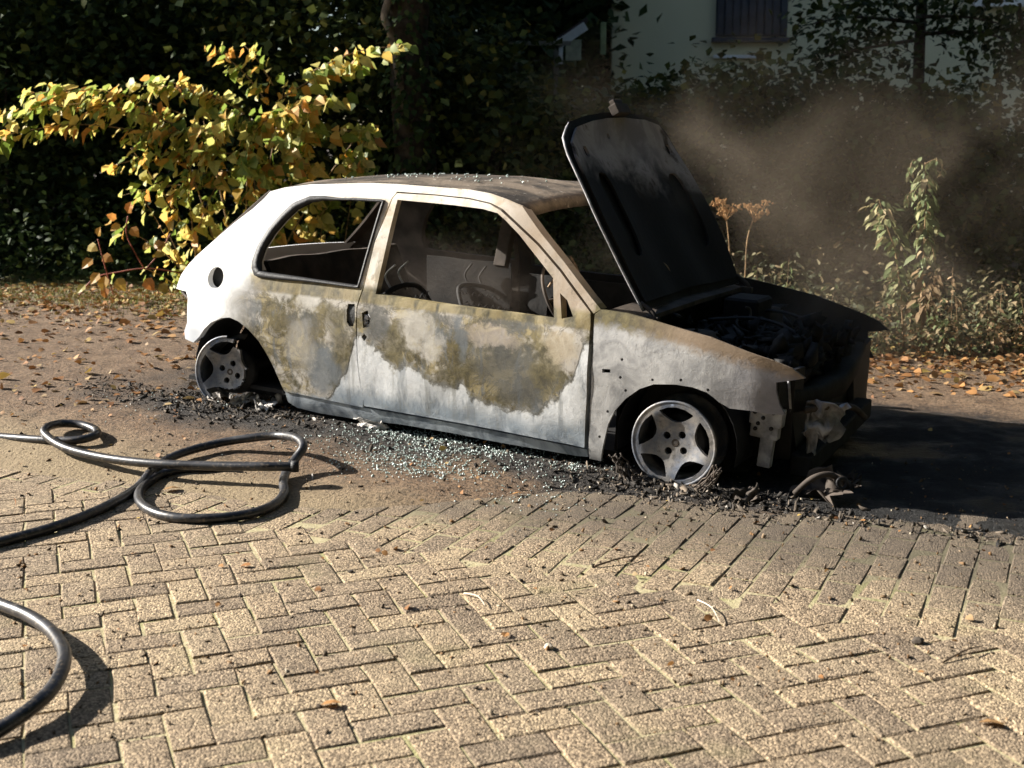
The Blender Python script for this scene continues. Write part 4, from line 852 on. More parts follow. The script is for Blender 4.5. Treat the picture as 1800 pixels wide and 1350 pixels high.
# ================================================================== shrubs, trees, weeds
M_bark = simple('bark', (.055, .043, .033), .9, 0, .5, 14, .9); M_bark2 = simple('pale_bark', (.20, .16, .12), .9, 0, .4, 12, .8)
M_cane = simple('cane', (.26, .17, .085), .7, 0, .4, 16, .3); M_red = simple('red_stem', (.26, .075, .045), .65, 0, .3, 16, .3)
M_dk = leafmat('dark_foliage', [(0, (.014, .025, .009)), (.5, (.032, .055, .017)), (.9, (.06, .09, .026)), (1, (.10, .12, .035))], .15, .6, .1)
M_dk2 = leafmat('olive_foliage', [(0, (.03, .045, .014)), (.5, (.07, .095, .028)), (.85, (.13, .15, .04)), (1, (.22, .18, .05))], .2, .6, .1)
M_yel = leafmat('autumn_leaf', [(0, (.14, .21, .035)), (.2, (.30, .38, .08)), (.42, (.54, .54, .15)), (.64, (.74, .64, .22)), (.86, (.78, .50, .12)), (1, (.66, .28, .07))], .5, .5)
M_org = leafmat('orange_leaf', [(0, (.40, .30, .06)), (.4, (.52, .30, .06)), (1, (.55, .20, .05))], .35, .45)
M_weed = leafmat('weed_leaf', [(0, (.09, .13, .045)), (.5, (.20, .24, .10)), (.8, (.36, .34, .17)), (1, (.44, .33, .19))], .3, .6)
M_under2 = leafmat('undergrowth_leaf', [(0, (.03, .035, .015)), (.5, (.07, .075, .03)), (.8, (.15, .12, .055)), (1, (.30, .22, .12))], .2, .7)
M_dry = leafmat('dry_leaf', [(0, (.16, .10, .05)), (.5, (.30, .20, .10)), (1, (.42, .30, .17))], .2, .7)
def crown_pts(c_, rad, n, K, rg, cl=.28, shell=.55):
    q = rg.normal(size=(K, 3)); q /= np.linalg.norm(q, axis=1)[:, None]; q *= (shell+(1-shell)*rg.random((K, 1)))**.7
    cen = np.array(c_)+q*np.array(rad); pick = rg.integers(0, K, n); off = rg.normal(size=(n, 3))*cl*np.array(rad).mean(); off[:, 2] *= .6; return cen[pick]+off
def shrub(name, label, c_, rad, n, K, size, mat, seed, cat='shrub', group=None, trunk=None, T=DT, F=DF, cl=.26, z0=.02, wid=1.25):
    rg = np.random.default_rng(seed); o = empty(name, (c_[0], c_[1], 0)); tag(o, label, cat, group)
    P = crown_pts((0, 0, c_[2]), rad, n, K, rg, cl); P = P[P[:, 2] > z0]; m = len(P)
    D = rg.normal(size=(m, 3)); D[:, 2] = D[:, 2]*.5-.35; U = rg.normal(size=(m, 3))*.6+np.array([0, 0, 1.])
    leafcloud('crown', P, D, U, size*rg.uniform(.6, 1.3, m), mat, o, T, F, wid, 'stuff')
    tr = trunk or dict(r=.03, n=4, sp=.35)
    rr = random.Random(seed)
    for q in range(tr['n']):
        a0 = rr.uniform(0, 6.28); tipv = Vector((rad[0]*tr['sp']*math.cos(a0)*1.2, rad[1]*tr['sp']*math.sin(a0)*1.2, c_[2]+rad[2]*.35)) if tr['n'] > 1 else Vector((0, 0, c_[2]+rad[2]*.4))
        b = Vector((rr.uniform(-.1, .1), rr.uniform(-.1, .1), -.05)) if tr['n'] > 1 else Vector((0, 0, -.1))
        pts = crom([b, b.lerp(tipv, .4)+Vector((rr.uniform(-.1, .1), rr.uniform(-.1, .1), .1)), tipv], 6); mb = MB(); mb.tube(pts, [tr['r']*(1-.7*i/(len(pts)-1)) for i in range(len(pts))], 8); mb.build('trunk' if tr['n'] == 1 else 'stem', tr.get('mat', M_bark), o)
        if tr['n'] == 1:
            for i in range(6):
                a1 = rr.uniform(0, 6.28); st_ = Vector((0, 0, c_[2]-rad[2]*.7+i*rad[2]*.22)); en = st_+Vector((math.cos(a1)*rad[0]*.7, math.sin(a1)*rad[1]*.7, rad[2]*.3)); mb = MB(); pp = crom([st_, st_.lerp(en, .5)+Vector((0, 0, .15)), en], 5); mb.tube(pp, [tr['r']*.45*(1-.75*j/(len(pp)-1)) for j in range(len(pp))], 6); mb.build('branch', tr.get('mat', M_bark), o)
    return o
# dark shrubs closing the view
for i, (px, Y, cz, rad, lb, mt_) in enumerate([
    (40, 12.2, 1.5, (1.5, .9, 1.7), 'dark evergreen shrub in shade behind the yellow bush at the far left', M_dk),
    (330, 12.4, 1.5, (1.4, .9, 1.8), 'dark shaded shrub behind the middle of the yellow bush', M_dk),
    (600, 12.0, 1.4, (1.2, .8, 1.6), 'dark shrub left of the ivy-covered trunk', M_dk2),
    (835, 11.8, 1.15, (.95, .8, 1.2), 'dark glossy shrub right of the ivy-covered trunk above the car roof', M_dk2),
    (1060, 12.3, .8, (1.3, .8, .95), 'dark hedge shrub behind the raised bonnet', M_dk),
    (1290, 12.6, .95, (1.4, .8, 1.08), 'dark hedge shrub below the shuttered window', M_dk2),
    (1500, 12.0, .95, (1.3, .8, 1.05), 'dark hedge shrub behind the smoke', M_dk),
    (1710, 12.0, .9, (1.3, .8, 1.0), 'dark hedge shrub at the far right', M_dk2)]):
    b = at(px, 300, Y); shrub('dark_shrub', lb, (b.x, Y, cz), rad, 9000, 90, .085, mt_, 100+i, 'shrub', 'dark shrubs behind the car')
for i, (px, Y, cz, rad, lb) in enumerate([(150, 15.5, 3.0, (2.2, 1.2, 3.0), 'tall dark tree mass behind the shrubs at the upper left'), (480, 16.0, 3.2, (2.2, 1.2, 3.0), 'tall dark tree mass behind the shrubs left of the trunk'), (780, 15.0, 2.4, (.7, .8, 2.3), 'dark leafy tree between the trunk and the pale shed'), (945, 23.5, 4.5, (1.2, 1.2, 4.5), 'dark tree filling the gap between the shed and the house'), (880, 20.0, 4.0, (1.3, 1.2, 4.2), 'tall dark tree standing far behind the garden rail')]):
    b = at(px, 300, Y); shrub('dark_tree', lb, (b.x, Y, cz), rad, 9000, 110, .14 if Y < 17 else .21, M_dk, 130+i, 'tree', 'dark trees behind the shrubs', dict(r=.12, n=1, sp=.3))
# ivy-covered trunk
tr = at(728, 300, 11.2); tk = empty('ivy_trunk', (tr.x, 11.2, 0)); tag(tk, 'thick dark tree trunk wrapped in ivy above the car roof', 'tree')
mb = MB(); pts = crom([(0, 0, -.1), (.02, 0, 1.0), (-.03, .02, 2.2), (.03, 0, 3.6), (.0, 0, 6.5)], 8); mb.tube(pts, [.21-.0022*i+.02*mnoise.noise(Vector((i*.7, 0, 3))) for i in range(len(pts))], 14); mb.build('trunk', M_bark, tk)
rg = np.random.default_rng(77); n = 2600; a = rg.uniform(0, 6.28, n); z = rg.uniform(.1, 4, n); rr_ = .22+rg.exponential(.035, n); P = np.c_[rr_*np.cos(a), rr_*np.sin(a), z]; D = np.c_[np.cos(a), np.sin(a), -1+0*a]+rg.normal(size=(n, 3))*.5
leafcloud('ivy', P, D, np.c_[np.cos(a), np.sin(a), .5+0*a], rg.uniform(.04, .09, n), M_dk, tk, LT, LF, 1., 'stuff')
rg = np.random.default_rng(78); P = crown_pts((-.7, .3, 5.4), (1.9, 1.8, 1.8), 9000, 90, rg, .25); m = len(P); leafcloud('crown', P, rg.normal(size=(m, 3))*[1, 1, .4]-[0, 0, .3], rg.normal(size=(m, 3))*.6+[0, 0, 1], rg.uniform(.07, .16, m), M_dk, tk, DT, DF, 1.2, 'stuff')
mb = MB(); q = [at(690, 70, 11.0)-tk.location, at(676, 30, 11.0)-tk.location, at(690, -20, 11.0)-tk.location]; q.insert(0, Vector((-.05, -.1, 1.5))); pp = crom(q, 6); mb.tube(pp, .035, 7); mb.build('limb', M_bark2, tk)
# trees added further left to keep the sun off the shrubs and the house
for i, (x, y, h_, rad) in enumerate([(-10.5, 17.4, 6.5, (2.6, 2.0, 6.0)), (-11, 20.0, 7, (2.8, 2.6, 6.5)), (-11, 24.0, 7, (2.8, 2.8, 6.5)), (-12, 28.5, 7.5, (3, 3, 7)), (-7.2, 18.0, 6.5, (2.2, 2.2, 5.5)), (-13.5, 33.0, 7.5, (3, 3, 7)), (-6.5, 22.5, 6.5, (2.4, 2.4, 6.0)), (-7.4, 13.3, 2.4, (1.3, .8, 2.3)), (-9.6, 14.9, 4.5, (1.4, 1.0, 4.2))]):
    shrub('sun_block_tree', ['tall dense tree added for shade, first on the left', 'tall tree added for shade, second on the left', 'tall tree added for shade deep on the left', 'tall tree added for shade far back on the left', 'tree added for shade just behind the left shrubs', 'farthest tall tree added for shade on the left', 'tree added for shade in the second row behind the left shrubs', 'short leafy tree added for shade just outside the left shrubs', 'slender leafy tree added for shade outermost beside the left shrubs'][i], (x, y, h_), rad, 9000, 160, .34, M_dk, 160+i, 'tree', 'trees added on the left for shade', dict(r=.2, n=1, sp=.3), wid=1.5)
for i, (x, y, h_, rad, lb) in enumerate([(8.2, 4.5, 5.5, (2.4, 2.6, 5.2), 'unseen dense tree added right of the camera'), (9.0, 9.5, 5.5, (2.4, 2.6, 5.2), 'unseen dense tree added beyond the right end of the leaf litter'), (7.5, -1.0, 5.5, (2.4, 2.6, 5.2), 'unseen dense tree added behind the camera on the right'), (3.4, -5.0, 5.5, (2.6, 2.2, 5.2), 'unseen dense tree added behind the camera, right of centre'), (-1.6, -5.5, 5.5, (2.6, 2.2, 5.2), 'unseen dense tree added behind the camera, left of centre'), (-6.6, -4.6, 5.5, (2.6, 2.2, 5.2), 'unseen dense tree added behind the camera on the left')]):  # dense trees added out of view to hold back light from the sky
    shrub('sky_block_tree', lb, (x, y, h_), rad, 9000, 150, .34, M_dk, 190+i, 'tree', 'unseen trees added to cut the sky light', dict(r=.2, n=1, sp=.3), wid=1.5)
# slim trunk and overhanging boughs at the upper right
b = at(1612, 150, 12.8); st_ = empty('slim_tree', (b.x, 12.8, 0)); tag(st_, 'slim dark tree with boughs hanging in front of the pale wall', 'tree')
mb = MB(); pts = crom([(0, 0, -.1), (.02, 0, 1.5), (0, 0, 3), (.1, 0, 5.5)], 6); mb.tube(pts, [.075-.002*i for i in range(len(pts))], 9); mb.build('trunk', M_bark, st_)
rg = np.random.default_rng(88)
for i, (p0, p1, p2) in enumerate([((1612, 40, 12.8), (1500, 30, 12.2), (1415, 45, 11.8)), ((1612, 70, 12.8), (1520, 85, 12.2), (1450, 100, 12)), ((1612, 30, 12.8), (1700, 30, 12.2), (1790, 50, 11.8)), ((1612, 60, 12.8), (1740, 60, 12), (1815, 110, 11.6)), ((1612, 0, 12.8), (1560, -10, 12), (1480, 5, 11.5)), ((1612, 0, 12.8), (1680, -20, 12), (1760, -5, 11.6)), ((1790, 10, 11.6), (1800, 90, 11.6), (1770, 140, 11.6))]):
    pp = crom([at(*p0)-st_.location, at(*p1)-st_.location, at(*p2)-st_.location], 8); mb = MB(); mb.tube(pp, [.022*(1-.8*j/(len(pp)-1)) for j in range(len(pp))], 6); mb.build('bough', M_bark, st_)
    ar = np.array([tuple(v) for v in pp]); m = 300; P = ar[rg.integers(3, len(ar), m)]+rg.normal(size=(m, 3))*[.16, .16, .12]; leafcloud('bough_leaves', P, rg.normal(size=(m, 3))*[1, 1, .4]-[0, 0, .4], rg.normal(size=(m, 3))*.5+[0, 0, 1], rg.uniform(.05, .10, m), M_dk, st_, LT, LF, 1., 'stuff')

# ---- the yellow bush
YB = empty('yellow_bush', (-2.4, 10.0, 0)); tag(YB, 'tall autumn bush with yellow and green oval leaves behind the car tail', 'bush'); OFF = Vector((-2.4, 10.0, 0))
rg = np.random.default_rng(41); LP = []; LD = []; LU = []; LS = []
rr = random.Random(42)
def spray(p0, p1, sag, nleaf, ls=.10, hang=.55, r0=.007, cane=True, spread=.05):
    a_ = at(*p0); b_ = at(*p1); mid = (a_+b_)/2+Vector((0, 0, sag)); pts = crom([a_, mid, b_], 10)
    mb = MB(); mb.tube([v-OFF for v in pts], [r0*(1-.7*i/(len(pts)-1)) for i in range(len(pts))], 5); mb.build('cane', M_cane, YB)
    for i in range(int(nleaf*1.55)):
        t = rr.uniform(.12, 1.0); q = pts[min(int(t*(len(pts)-1)), len(pts)-2)]; d = (pts[min(int(t*(len(pts)-1)), len(pts)-2)+1]-q).normalized()
        sd_ = 1 if i % 2 else -1; out_ = Vector((d.x*.5+rr.gauss(0, .35), d.y*.4+sd_*.7+rr.gauss(0, .3), -hang+rr.gauss(0, .25))).normalized()
        LP.append(q+Vector((rr.gauss(0, spread), rr.gauss(0, spread*1.4), rr.gauss(0, spread*.7)))); LD.append(out_); LU.append(Vector((rr.gauss(-.75, .4), rr.gauss(-.15, .4), .62))); LS.append(ls*rr.uniform(.55, 1.6))
base = [(395, 505, 10.0), (420, 490, 10.1), (450, 480, 10.0), (480, 470, 10.1), (370, 510, 10.0), (430, 500, 10.2)]
# main canes rising out of the base
for i, (p0, p1, sag, n_) in enumerate([
    ((400, 505, 10.0), (300, 215, 9.8), .10, 26), ((430, 490, 10.1), (440, 190, 9.9), .08, 34), ((460, 480, 10.1), (560, 200, 10.0), .05, 34), ((480, 470, 10.1), (620, 250, 10.1), .05, 28), ((380, 505, 10.0), (230, 260, 9.9), .08, 26), ((440, 500, 10.2), (500, 150, 10.2), .05, 30), ((420, 490, 10.1), (350, 180, 10.0), .05, 30), ((500, 470, 10.2), (600, 330, 10.1), .02, 14), ((350, 505, 10.0), (330, 330, 9.8), .03, 14), ((470, 470, 10.2), (520, 300, 10.0), .03, 18)]): spray(p0, p1, sag, n_, .10, .5, .009)
# arching sprays near the top
for (p0, p1, sag, n_, ls) in [((330, 225, 9.9), (0, 205, 9.5), .14, 70, .10), ((300, 240, 9.9), (-30, 245, 9.4), .10, 60, .10), ((320, 200, 10.0), (40, 165, 9.9), .10, 60, .09), ((300, 210, 10.1), (60, 180, 9.7), .08, 50, .095), ((420, 190, 10.0), (230, 150, 10.0), .06, 45, .09), ((430, 200, 10.0), (300, 145, 10.2), .05, 40, .09), ((470, 180, 10.1), (375, 85, 10.2), .05, 26, .09), ((500, 170, 10.1), (640, 110, 10.1), .05, 40, .09), ((540, 130, 10.1), (715, 80, 10.0), .06, 34, .09), ((480, 150, 10.1), (430, 80, 10.2), .03, 16, .08), ((450, 230, 9.9), (600, 170, 9.9), .05, 45, .10), ((460, 250, 9.9), (640, 230, 10.0), .03, 36, .10), ((420, 230, 9.8), (240, 250, 9.7), .06, 45, .10), ((410, 270, 9.8), (200, 290, 9.7), .05, 36, .10), ((420, 300, 9.8), (290, 330, 9.6), .04, 26, .10), ((450, 300, 9.8), (560, 290, 9.8), .03, 28, .10), ((380, 250, 9.8), (330, 350, 9.6), .06, 22, .10), ((440, 260, 9.7), (450, 350, 9.6), .05, 24, .10), ((380, 330, 9.8), (210, 345, 9.6), .05, 12, .10), ((430, 200, 9.9), (360, 270, 9.6), .08, 34, .10), ((470, 210, 9.9), (420, 290, 9.6), .06, 34, .10), ((520, 200, 9.9), (510, 270, 9.7), .06, 28, .10), ((350, 400, 9.8), (395, 300, 9.7), .03, 12, .10), ((330, 500, 9.7), (240, 330, 9.6), .05, 16, .09), ((340, 510, 9.7), (290, 400, 9.6), .03, 12, .09), ((350, 505, 9.8), (215, 400, 9.5), .06, 12, .09), ((330, 520, 9.7), (250, 470, 9.5), .03, 8, .09), ((600, 330, 10.1), (660, 220, 10.0), .02, 26, .09), ((590, 300, 10.0), (650, 290, 9.9), .03, 22, .09), ((560, 440, 10.2), (575, 340, 10.1), .0, 10, .09), ((600, 470, 10.3), (620, 330, 10.2), .0, 10, .09)]: spray(p0, p1, sag, n_, ls, .45, .006)
LP = np.array([tuple(v-OFF) for v in LP]); LD = np.array([tuple(v) for v in LD]); LU = np.array([tuple(v) for v in LU]); LS = np.array(LS)
order = np.argsort(-LS*10/(LP[:, 1]+10)); big = order[:300]; rest = order[300:]
V1 = [mesh('leaf', *leaf_arrays(np.zeros((1, 3)), np.array([[1., 0, 0]]), np.array([[0, 0, 1.]]), np.array([1.]), LT*np.array([1, .80+.12*q, 1+1.1*q]), LF), M_yel) for q in range(3)]
FR = frames(LD, LU)
for i in big:
    o = link('leaf', V1[i % 3], YB); m3 = Matrix([list(map(float, FR[i][r_])) for r_ in range(3)]); o.matrix_basis = Matrix.Translation(LP[i]) @ m3.to_4x4() @ Matrix.Scale(float(LS[i]), 4)
leafcloud('smaller_leaves', LP[rest], LD[rest], LU[rest], LS[rest], M_yel, YB, LT, LF, 1., 'stuff')
# orange-leaved sapling low at the left
SB = empty('orange_sapling', tuple(at(200, 520, 9.5)*Vector((1, 1, 0)) if False else Vector((at(200, 520, 9.5).x, 9.5, .12)))); tag(SB, 'low sapling with red stems and orange leaves left of the car tail', 'sapling'); so = SB.location.copy()
def stem(pxs, r, mat, parent, org):
    mb = MB(); mb.tube([v-org for v in crom([at(*q) for q in pxs], 8)], r, 5); return mb.build('stem', mat, parent)
stem([(135, 525, 9.5), (165, 490, 9.5), (200, 480, 9.5), (260, 472, 9.5), (330, 482, 9.6)], .006, M_red, SB, so); stem([(255, 474, 9.5), (235, 440, 9.4), (222, 410, 9.4), (225, 380, 9.4)], .005, M_red, SB, so); stem([(200, 520, 9.5), (185, 470, 9.4), (172, 420, 9.4)], .005, M_red, SB, so); stem([(255, 474, 9.5), (280, 445, 9.5), (300, 410, 9.5)], .004, M_red, SB, so)
for j, (px, py, s_, dx, dz) in enumerate([(155, 432, .10, .6, -.2), (163, 455, .11, -.6, -.5), (180, 450, .10, .8, -.3), (185, 485, .12, -.2, -1), (205, 490, .12, .7, -.9), (175, 480, .11, -.7, -.8), (172, 415, .08, .3, .9), (212, 395, .09, -.8, -.4), (225, 375, .10, .3, .9), (230, 400, .10, .6, -.6), (205, 385, .08, -.7, .4), (250, 435, .08, .9, .2), (270, 432, .09, .9, .3), (272, 445, .09, .9, -.1), (298, 405, .09, .4, .9), (312, 400, .08, .8, .5), (290, 425, .09, -.6, -.6), (185, 505, .09, .0, -1), (255, 490, .12, .6, -.7), (280, 500, .10, .8, -.6), (150, 500, .09, -.6, -.6)]):
    p_ = at(px, py, 9.45)-so; o = link('leaf', mesh('leaf', *leaf_arrays(np.zeros((1, 3)), np.array([[dx, -.35, dz]]), np.array([[-.2, -1., .6]]), np.array([s_]), LT*np.array([1, 1.15, 1]), LF), M_org if j % 5 else M_yel), SB); o.location = p_
# ---- tall weeds at the right
def weed(name, label, pxs, nleaf, ls, mat, r=.006, droop=.8, sp=.05, cat='weed', wid=.55, seed=1, smat=M_cane, t0=.25):
    pts = crom([at(*q) for q in pxs], 10); o = empty(name, (pts[0].x, pts[0].y, pts[0].z)); tag(o, label, cat, 'weeds at the roadside'); og = pts[0].copy(); rq = random.Random(seed)
    mb = MB(); mb.tube([v-og for v in pts], [r*(1-.7*i/(len(pts)-1)) for i in range(len(pts))], 6); mb.build('stem', smat, o)
    P = []; D = []; U = []; S_ = []
    for i in range(nleaf):
        t = t0+(1-t0)*rq.random(); q = pts[min(int(t*(len(pts)-1)), len(pts)-1)]; a = rq.uniform(0, 6.28)
        P.append(tuple(q-og+Vector((math.cos(a)*sp*rq.random(), math.sin(a)*sp*rq.random(), rq.gauss(0, .02))))); D.append((math.cos(a), math.sin(a), -droop+rq.gauss(0, .35))); U.append((rq.gauss(0, .4), rq.gauss(-.3, .4), 1)); S_.append(ls*rq.uniform(.5, 1.2))
    leafcloud('foliage', np.array(P), np.array(D), np.array(U), np.array(S_), mat, o, LT, LF, wid, 'stuff'); return o, pts, og
w1_, pts1, og1 = weed('tall_weed', 'tallest drooping pale green weed right of the car', [(1612, 640, 8.4), (1618, 540, 8.4), (1624, 440, 8.4), (1627, 350, 8.4), (1626, 285, 8.4)], 130, .10, M_weed, .008, 1.0, .05, seed=1, t0=.15)
for q, (a_, b_, c_) in enumerate([((1625, 290), (1605, 282), (1598, 312)), ((1626, 288), (1648, 280), (1659, 300)), ((1626, 345), (1604, 335), (1592, 355)), ((1626, 400), (1608, 395), (1594, 415)), ((1626, 370), (1640, 380), (1648, 410)), ((1624, 420), (1640, 440), (1645, 480))]):
    pp = crom([at(*a_, 8.4), at(*b_, 8.37), at(*c_, 8.35)], 6); mb = MB(); mb.tube([v-og1 for v in pp], .003, 5); mb.build('side_stem', M_cane, w1_)
    n = 22; ar = np.array([tuple(v-og1) for v in pp]); rg = np.random.default_rng(q+300); P = ar[rg.integers(1, len(ar), n)]+rg.normal(size=(n, 3))*.008; leafcloud('side_leaves', P, rg.normal(size=(n, 3))*.35+[0, 0, -1], rg.normal(size=(n, 3))+[0, -1, 0], rg.uniform(.03, .065, n), M_weed, w1_, LT, LF, .55, 'stuff')
weed('leafy_weed', 'dark green leafy weed left of the tallest drooping weed', [(1590, 640, 8.3), (1585, 540, 8.3), (1575, 450, 8.3), (1560, 400, 8.3), (1545, 350, 8.3)], 190, .085, M_weed, .007, .7, .10, seed=2, t0=.2)
weed('leafy_weed', 'short weed with curled brown leaves at the foot of the tallest weed', [(1625, 640, 8.2), (1620, 580, 8.2), (1625, 520, 8.2), (1640, 480, 8.2)], 110, .09, M_dry, .006, .8, .09, seed=3, t0=.1)
def umbel(label, pxs, heads, seed):
    pts = crom([at(*q) for q in pxs], 8); o = empty('seed_head_weed', pts[0]); tag(o, label, 'weed', 'weeds at the roadside'); og = pts[0].copy(); mb = MB(); mb.tube([v-og for v in pts], .005, 6); mb.build('stem', M_cane, o); rq = random.Random(seed); tip = pts[-1]-og
    for i in range(heads):
        a = rq.uniform(0, 6.28); e_ = tip+Vector((math.cos(a)*rq.uniform(.02, .10), math.sin(a)*.06, rq.uniform(-.02, .09))); mb = MB(); mb.tube([tip-Vector((0, 0, .05)), e_], .0018, 4)
        for j in range(7): 
            c_ = e_+Vector((rq.gauss(0, .012), rq.gauss(0, .012), rq.gauss(0, .010))); mb.box(c_, (.012, .008, .014), Matrix.Rotation(rq.uniform(0, 3), 3, 'Y'), .3)
        mb.build('seed_cluster', M_dryseed, o)
M_dryseed = simple('dry_seed', (.42, .24, .10), .8, 0, .3, 40, .3)
umbel('brown dry seed head on a thin stalk just right of the bonnet', [(1288, 560, 8.6), (1284, 480, 8.6), (1281, 420, 8.6), (1276, 375, 8.6)], 16, 4); umbel('smaller brown dry seed head second from the bonnet', [(1305, 560, 8.6), (1310, 480, 8.6), (1314, 420, 8.6), (1327, 378, 8.6)], 12, 5)
for i, (px, top, lb) in enumerate([(1320, 470, 'low withered weed beside the seed head stalks'), (1375, 455, 'thin bare weed behind the engine bay'), (1455, 505, 'low weed above the far front wing')]): weed('low_weed', lb, [(px, 590, 8.5), (px+6, 540, 8.5), (px+12, top, 8.5)], 30, .06, M_weed, .004, .6, .05, seed=10+i)
for i, (px, py1, tx, lb) in enumerate([(1770, 540, 1740, 'leaning dry weed at the right edge'), (1740, 525, 1735, 'upright dry stalk near the right edge'), (1690, 520, 1680, 'bushy dry weed right of the tallest weed'), (1560, 545, 1530, 'leaning bare weed at the end of the front wing'), (1720, 560, 1760, 'low grey weed at the right edge of the leaf litter'), (1650, 560, 1665, 'low tangled weed among the leaf litter'), (1790, 560, 1785, 'pale dry weed in the right corner')]):
    weed('dry_weed', lb, [(px, 668, 7.9+.1*(i % 3)), ((px+tx)/2, 610, 8.0), (tx, py1, 8.0)], 90, .055, (M_dry, M_weed)[i % 2], .004, .5, .10, seed=20+i, t0=.05)
for i, (px, py1, tx, Y_, lb) in enumerate([(1575, 470, 1560, 8.5, 'tall bare stalk just left of the leafy weeds'), (1665, 470, 1675, 8.6, 'tall dry stalk right of the tallest weed'), (1705, 500, 1722, 8.3, 'bent dry stalk in the right undergrowth'), (1755, 490, 1762, 8.7, 'tall pale stalk near the right edge'), (1800, 500, 1790, 8.4, 'dry stalk at the very right edge'), (1545, 530, 1555, 8.2, 'short dry stalk beside the nose of the car'), (1640, 520, 1652, 8.1, 'forked dry stalk among the leafy weeds')]):
    weed('dry_stalk', lb, [(px, 650, Y_), (px+rr.uniform(-8, 8), 590, Y_), (tx, py1, Y_)], 70, .05, (M_weed, M_dry)[i % 2], .0045, .5, .07, seed=60+i, t0=.1)
rg = np.random.default_rng(51); n = 9000; x = rg.uniform(1.3, 4.6, n); y = rg.uniform(7.9, 10.2, n); z = ground_h(x, y)+rg.gamma(1.6, .065, n)*(.6+.9*smst(.35, .6, fbm(x, y, 1.3, 8))); P = np.c_[x, y, z.clip(0, .95)]
tag(leafcloud('undergrowth', P, rg.normal(size=(n, 3))*[1, 1, .8], rg.normal(size=(n, 3))*.7+[0, -.3, 1], rg.uniform(.025, .075, n), M_under2, None, LT, LF, .6), 'tangled low undergrowth behind the car on the right', 'undergrowth', kind='stuff')
rg = np.random.default_rng(52); n = 9000; x = rg.uniform(-5.2, 1.6, n); y = rg.uniform(10.2, 11.4, n); P = np.c_[x, y, ground_h(x, y)+rg.gamma(2., .13, n).clip(0, .9)]
tag(leafcloud('ground_ivy', P, rg.normal(size=(n, 3))*[1, 1, .6], rg.normal(size=(n, 3))*.7+[0, -.3, 1], rg.uniform(.04, .09, n), M_dk, None, LT, LF, .8), 'dark ivy and brambles under the shrubs on the left', 'undergrowth', kind='stuff')

# ================================================================== house, shed, rail
k = NT('pale_render'); p = k.pos(); br = k.new('ShaderNodeTexBrick'); k.set(br.inputs['Vector'], k.scalev(p, (1, 1, 1)) ); n1 = k.noise(p, 1.2, 5)
c = k.mix(n1, (.58, .54, .35), (.70, .65, .44)); k.bump(k.noise(p, 30, 4), .3, .01); M_wall = k.fin(c, .9)
M_shut = simple('dark_shutter', (.045, .05, .062), .6, 0, .25, 6, .2); M_wht = simple('white_paint', (.75, .75, .73), .6, 0, .1, 6, .1); M_rooft = simple('dark_roof', (.06, .045, .04), .85, 0, .3, 8, .4)
HY = 20.0; hx0 = at(1075, 50, HY).x; house = empty('house', (hx0, HY, 0)); tag(house, 'pale yellowish house wall with a dark shuttered window behind the hedge', 'house')
MB().box((6.5, 3, 3.2), (13, 6, 6.6), None, .004).build('wall', M_wall, house)
wx0, wx1 = at(1260, 30, HY-.1).x-hx0, at(1386, 30, HY-.1).x-hx0; wz0, wz1 = at(1300, 64, HY-.1).z, at(1300, 64, HY-.1).z+1.5
win = MB().box(((wx0+wx1)/2, -.02, (wz0+wz1)/2), (wx1-wx0, .05, wz1-wz0), None, .1).build('window', M_shut, house)
for i in range(9):
    x = wx0+(i+.5)*(wx1-wx0)/9; MB().box((x, -.06, (wz0+wz1)/2), ((wx1-wx0)/9-.03, .03, wz1-wz0-.06), None, .3).build('slat', M_shut, win)
MB().box(((wx0+wx1)/2, -.07, wz0-.05), (wx1-wx0+.12, .12, .07)).build('sill', M_shut, win)
MB().box((wx0+.35, -.05, wz0-.30), (.75, .05, .05)).build('white_ledge', M_wht, house)
bx = at(1745, 8, HY).x-hx0; MB().box((bx+.4, -.12, at(1745, 14, HY).z+.28), (1.5, .12, .55)).build('white_fascia', M_wht, house)
MB().box((6.5, 3, 6.7), (13.6, 6.8, .5), None, .2).build('roof', M_rooft, house)
SY = 16.5; shx = at(1020, 60, SY).x; shed = empty('shed', (shx, SY, 0)); tag(shed, 'small shed with a white sloping bargeboard above the hedge', 'shed')
MB().box((.35, .6, .95), (.9, 1.1, 1.9), None, .02).build('wall', simple('grey_green_boards', (.16, .17, .13), .85), shed)
zt = at(1020, 60, SY).z; mb = MB(); a_ = Vector((at(982, 78, SY).x-shx, -.02, at(982, 78, SY).z)); b_ = Vector((at(1026, 48, SY).x-shx, -.02, at(1026, 48, SY).z)); dv = b_-a_; an = math.atan2(dv.z, dv.x)
mb.box((a_+b_)/2, (dv.length+.06, .05, .11), Matrix.Rotation(-an, 3, 'Y')); mb.build('bargeboard', M_wht, shed)
MB().box((at(983, 90, SY).x-shx, -.02, at(983, 90, SY).z), (.09, .05, .32)).build('corner_post', M_wht, shed); MB().box((at(1008, 90, SY).x-shx, -.0, at(1008, 88, SY).z), (.20, .04, .26)).build('gable_board', simple('pale_board', (.40, .42, .30), .8), shed)
MB().box((a_+b_)/2+Vector((0, .62, .075)), (dv.length+.12, 1.2, .05), Matrix.Rotation(-an, 3, 'Y')).build('roof', M_rooft, shed)
MB().box((at(1060, 68, SY).x-shx, -.02, at(1060, 68, SY).z), (.07, .05, .4)).build('door_post', simple('mossy_post', (.30, .36, .18), .85), shed)
ra = empty('garden_rail', (at(840, 75, 15.5).x, 15.5, 0)); tag(ra, 'grey horizontal garden rail left of the shed', 'rail'); MB().box((.5, 0, at(840, 76, 15.5).z), (1.25, .04, .05)).build('rail', simple('grey_wood', (.25, .24, .21), .9), ra)
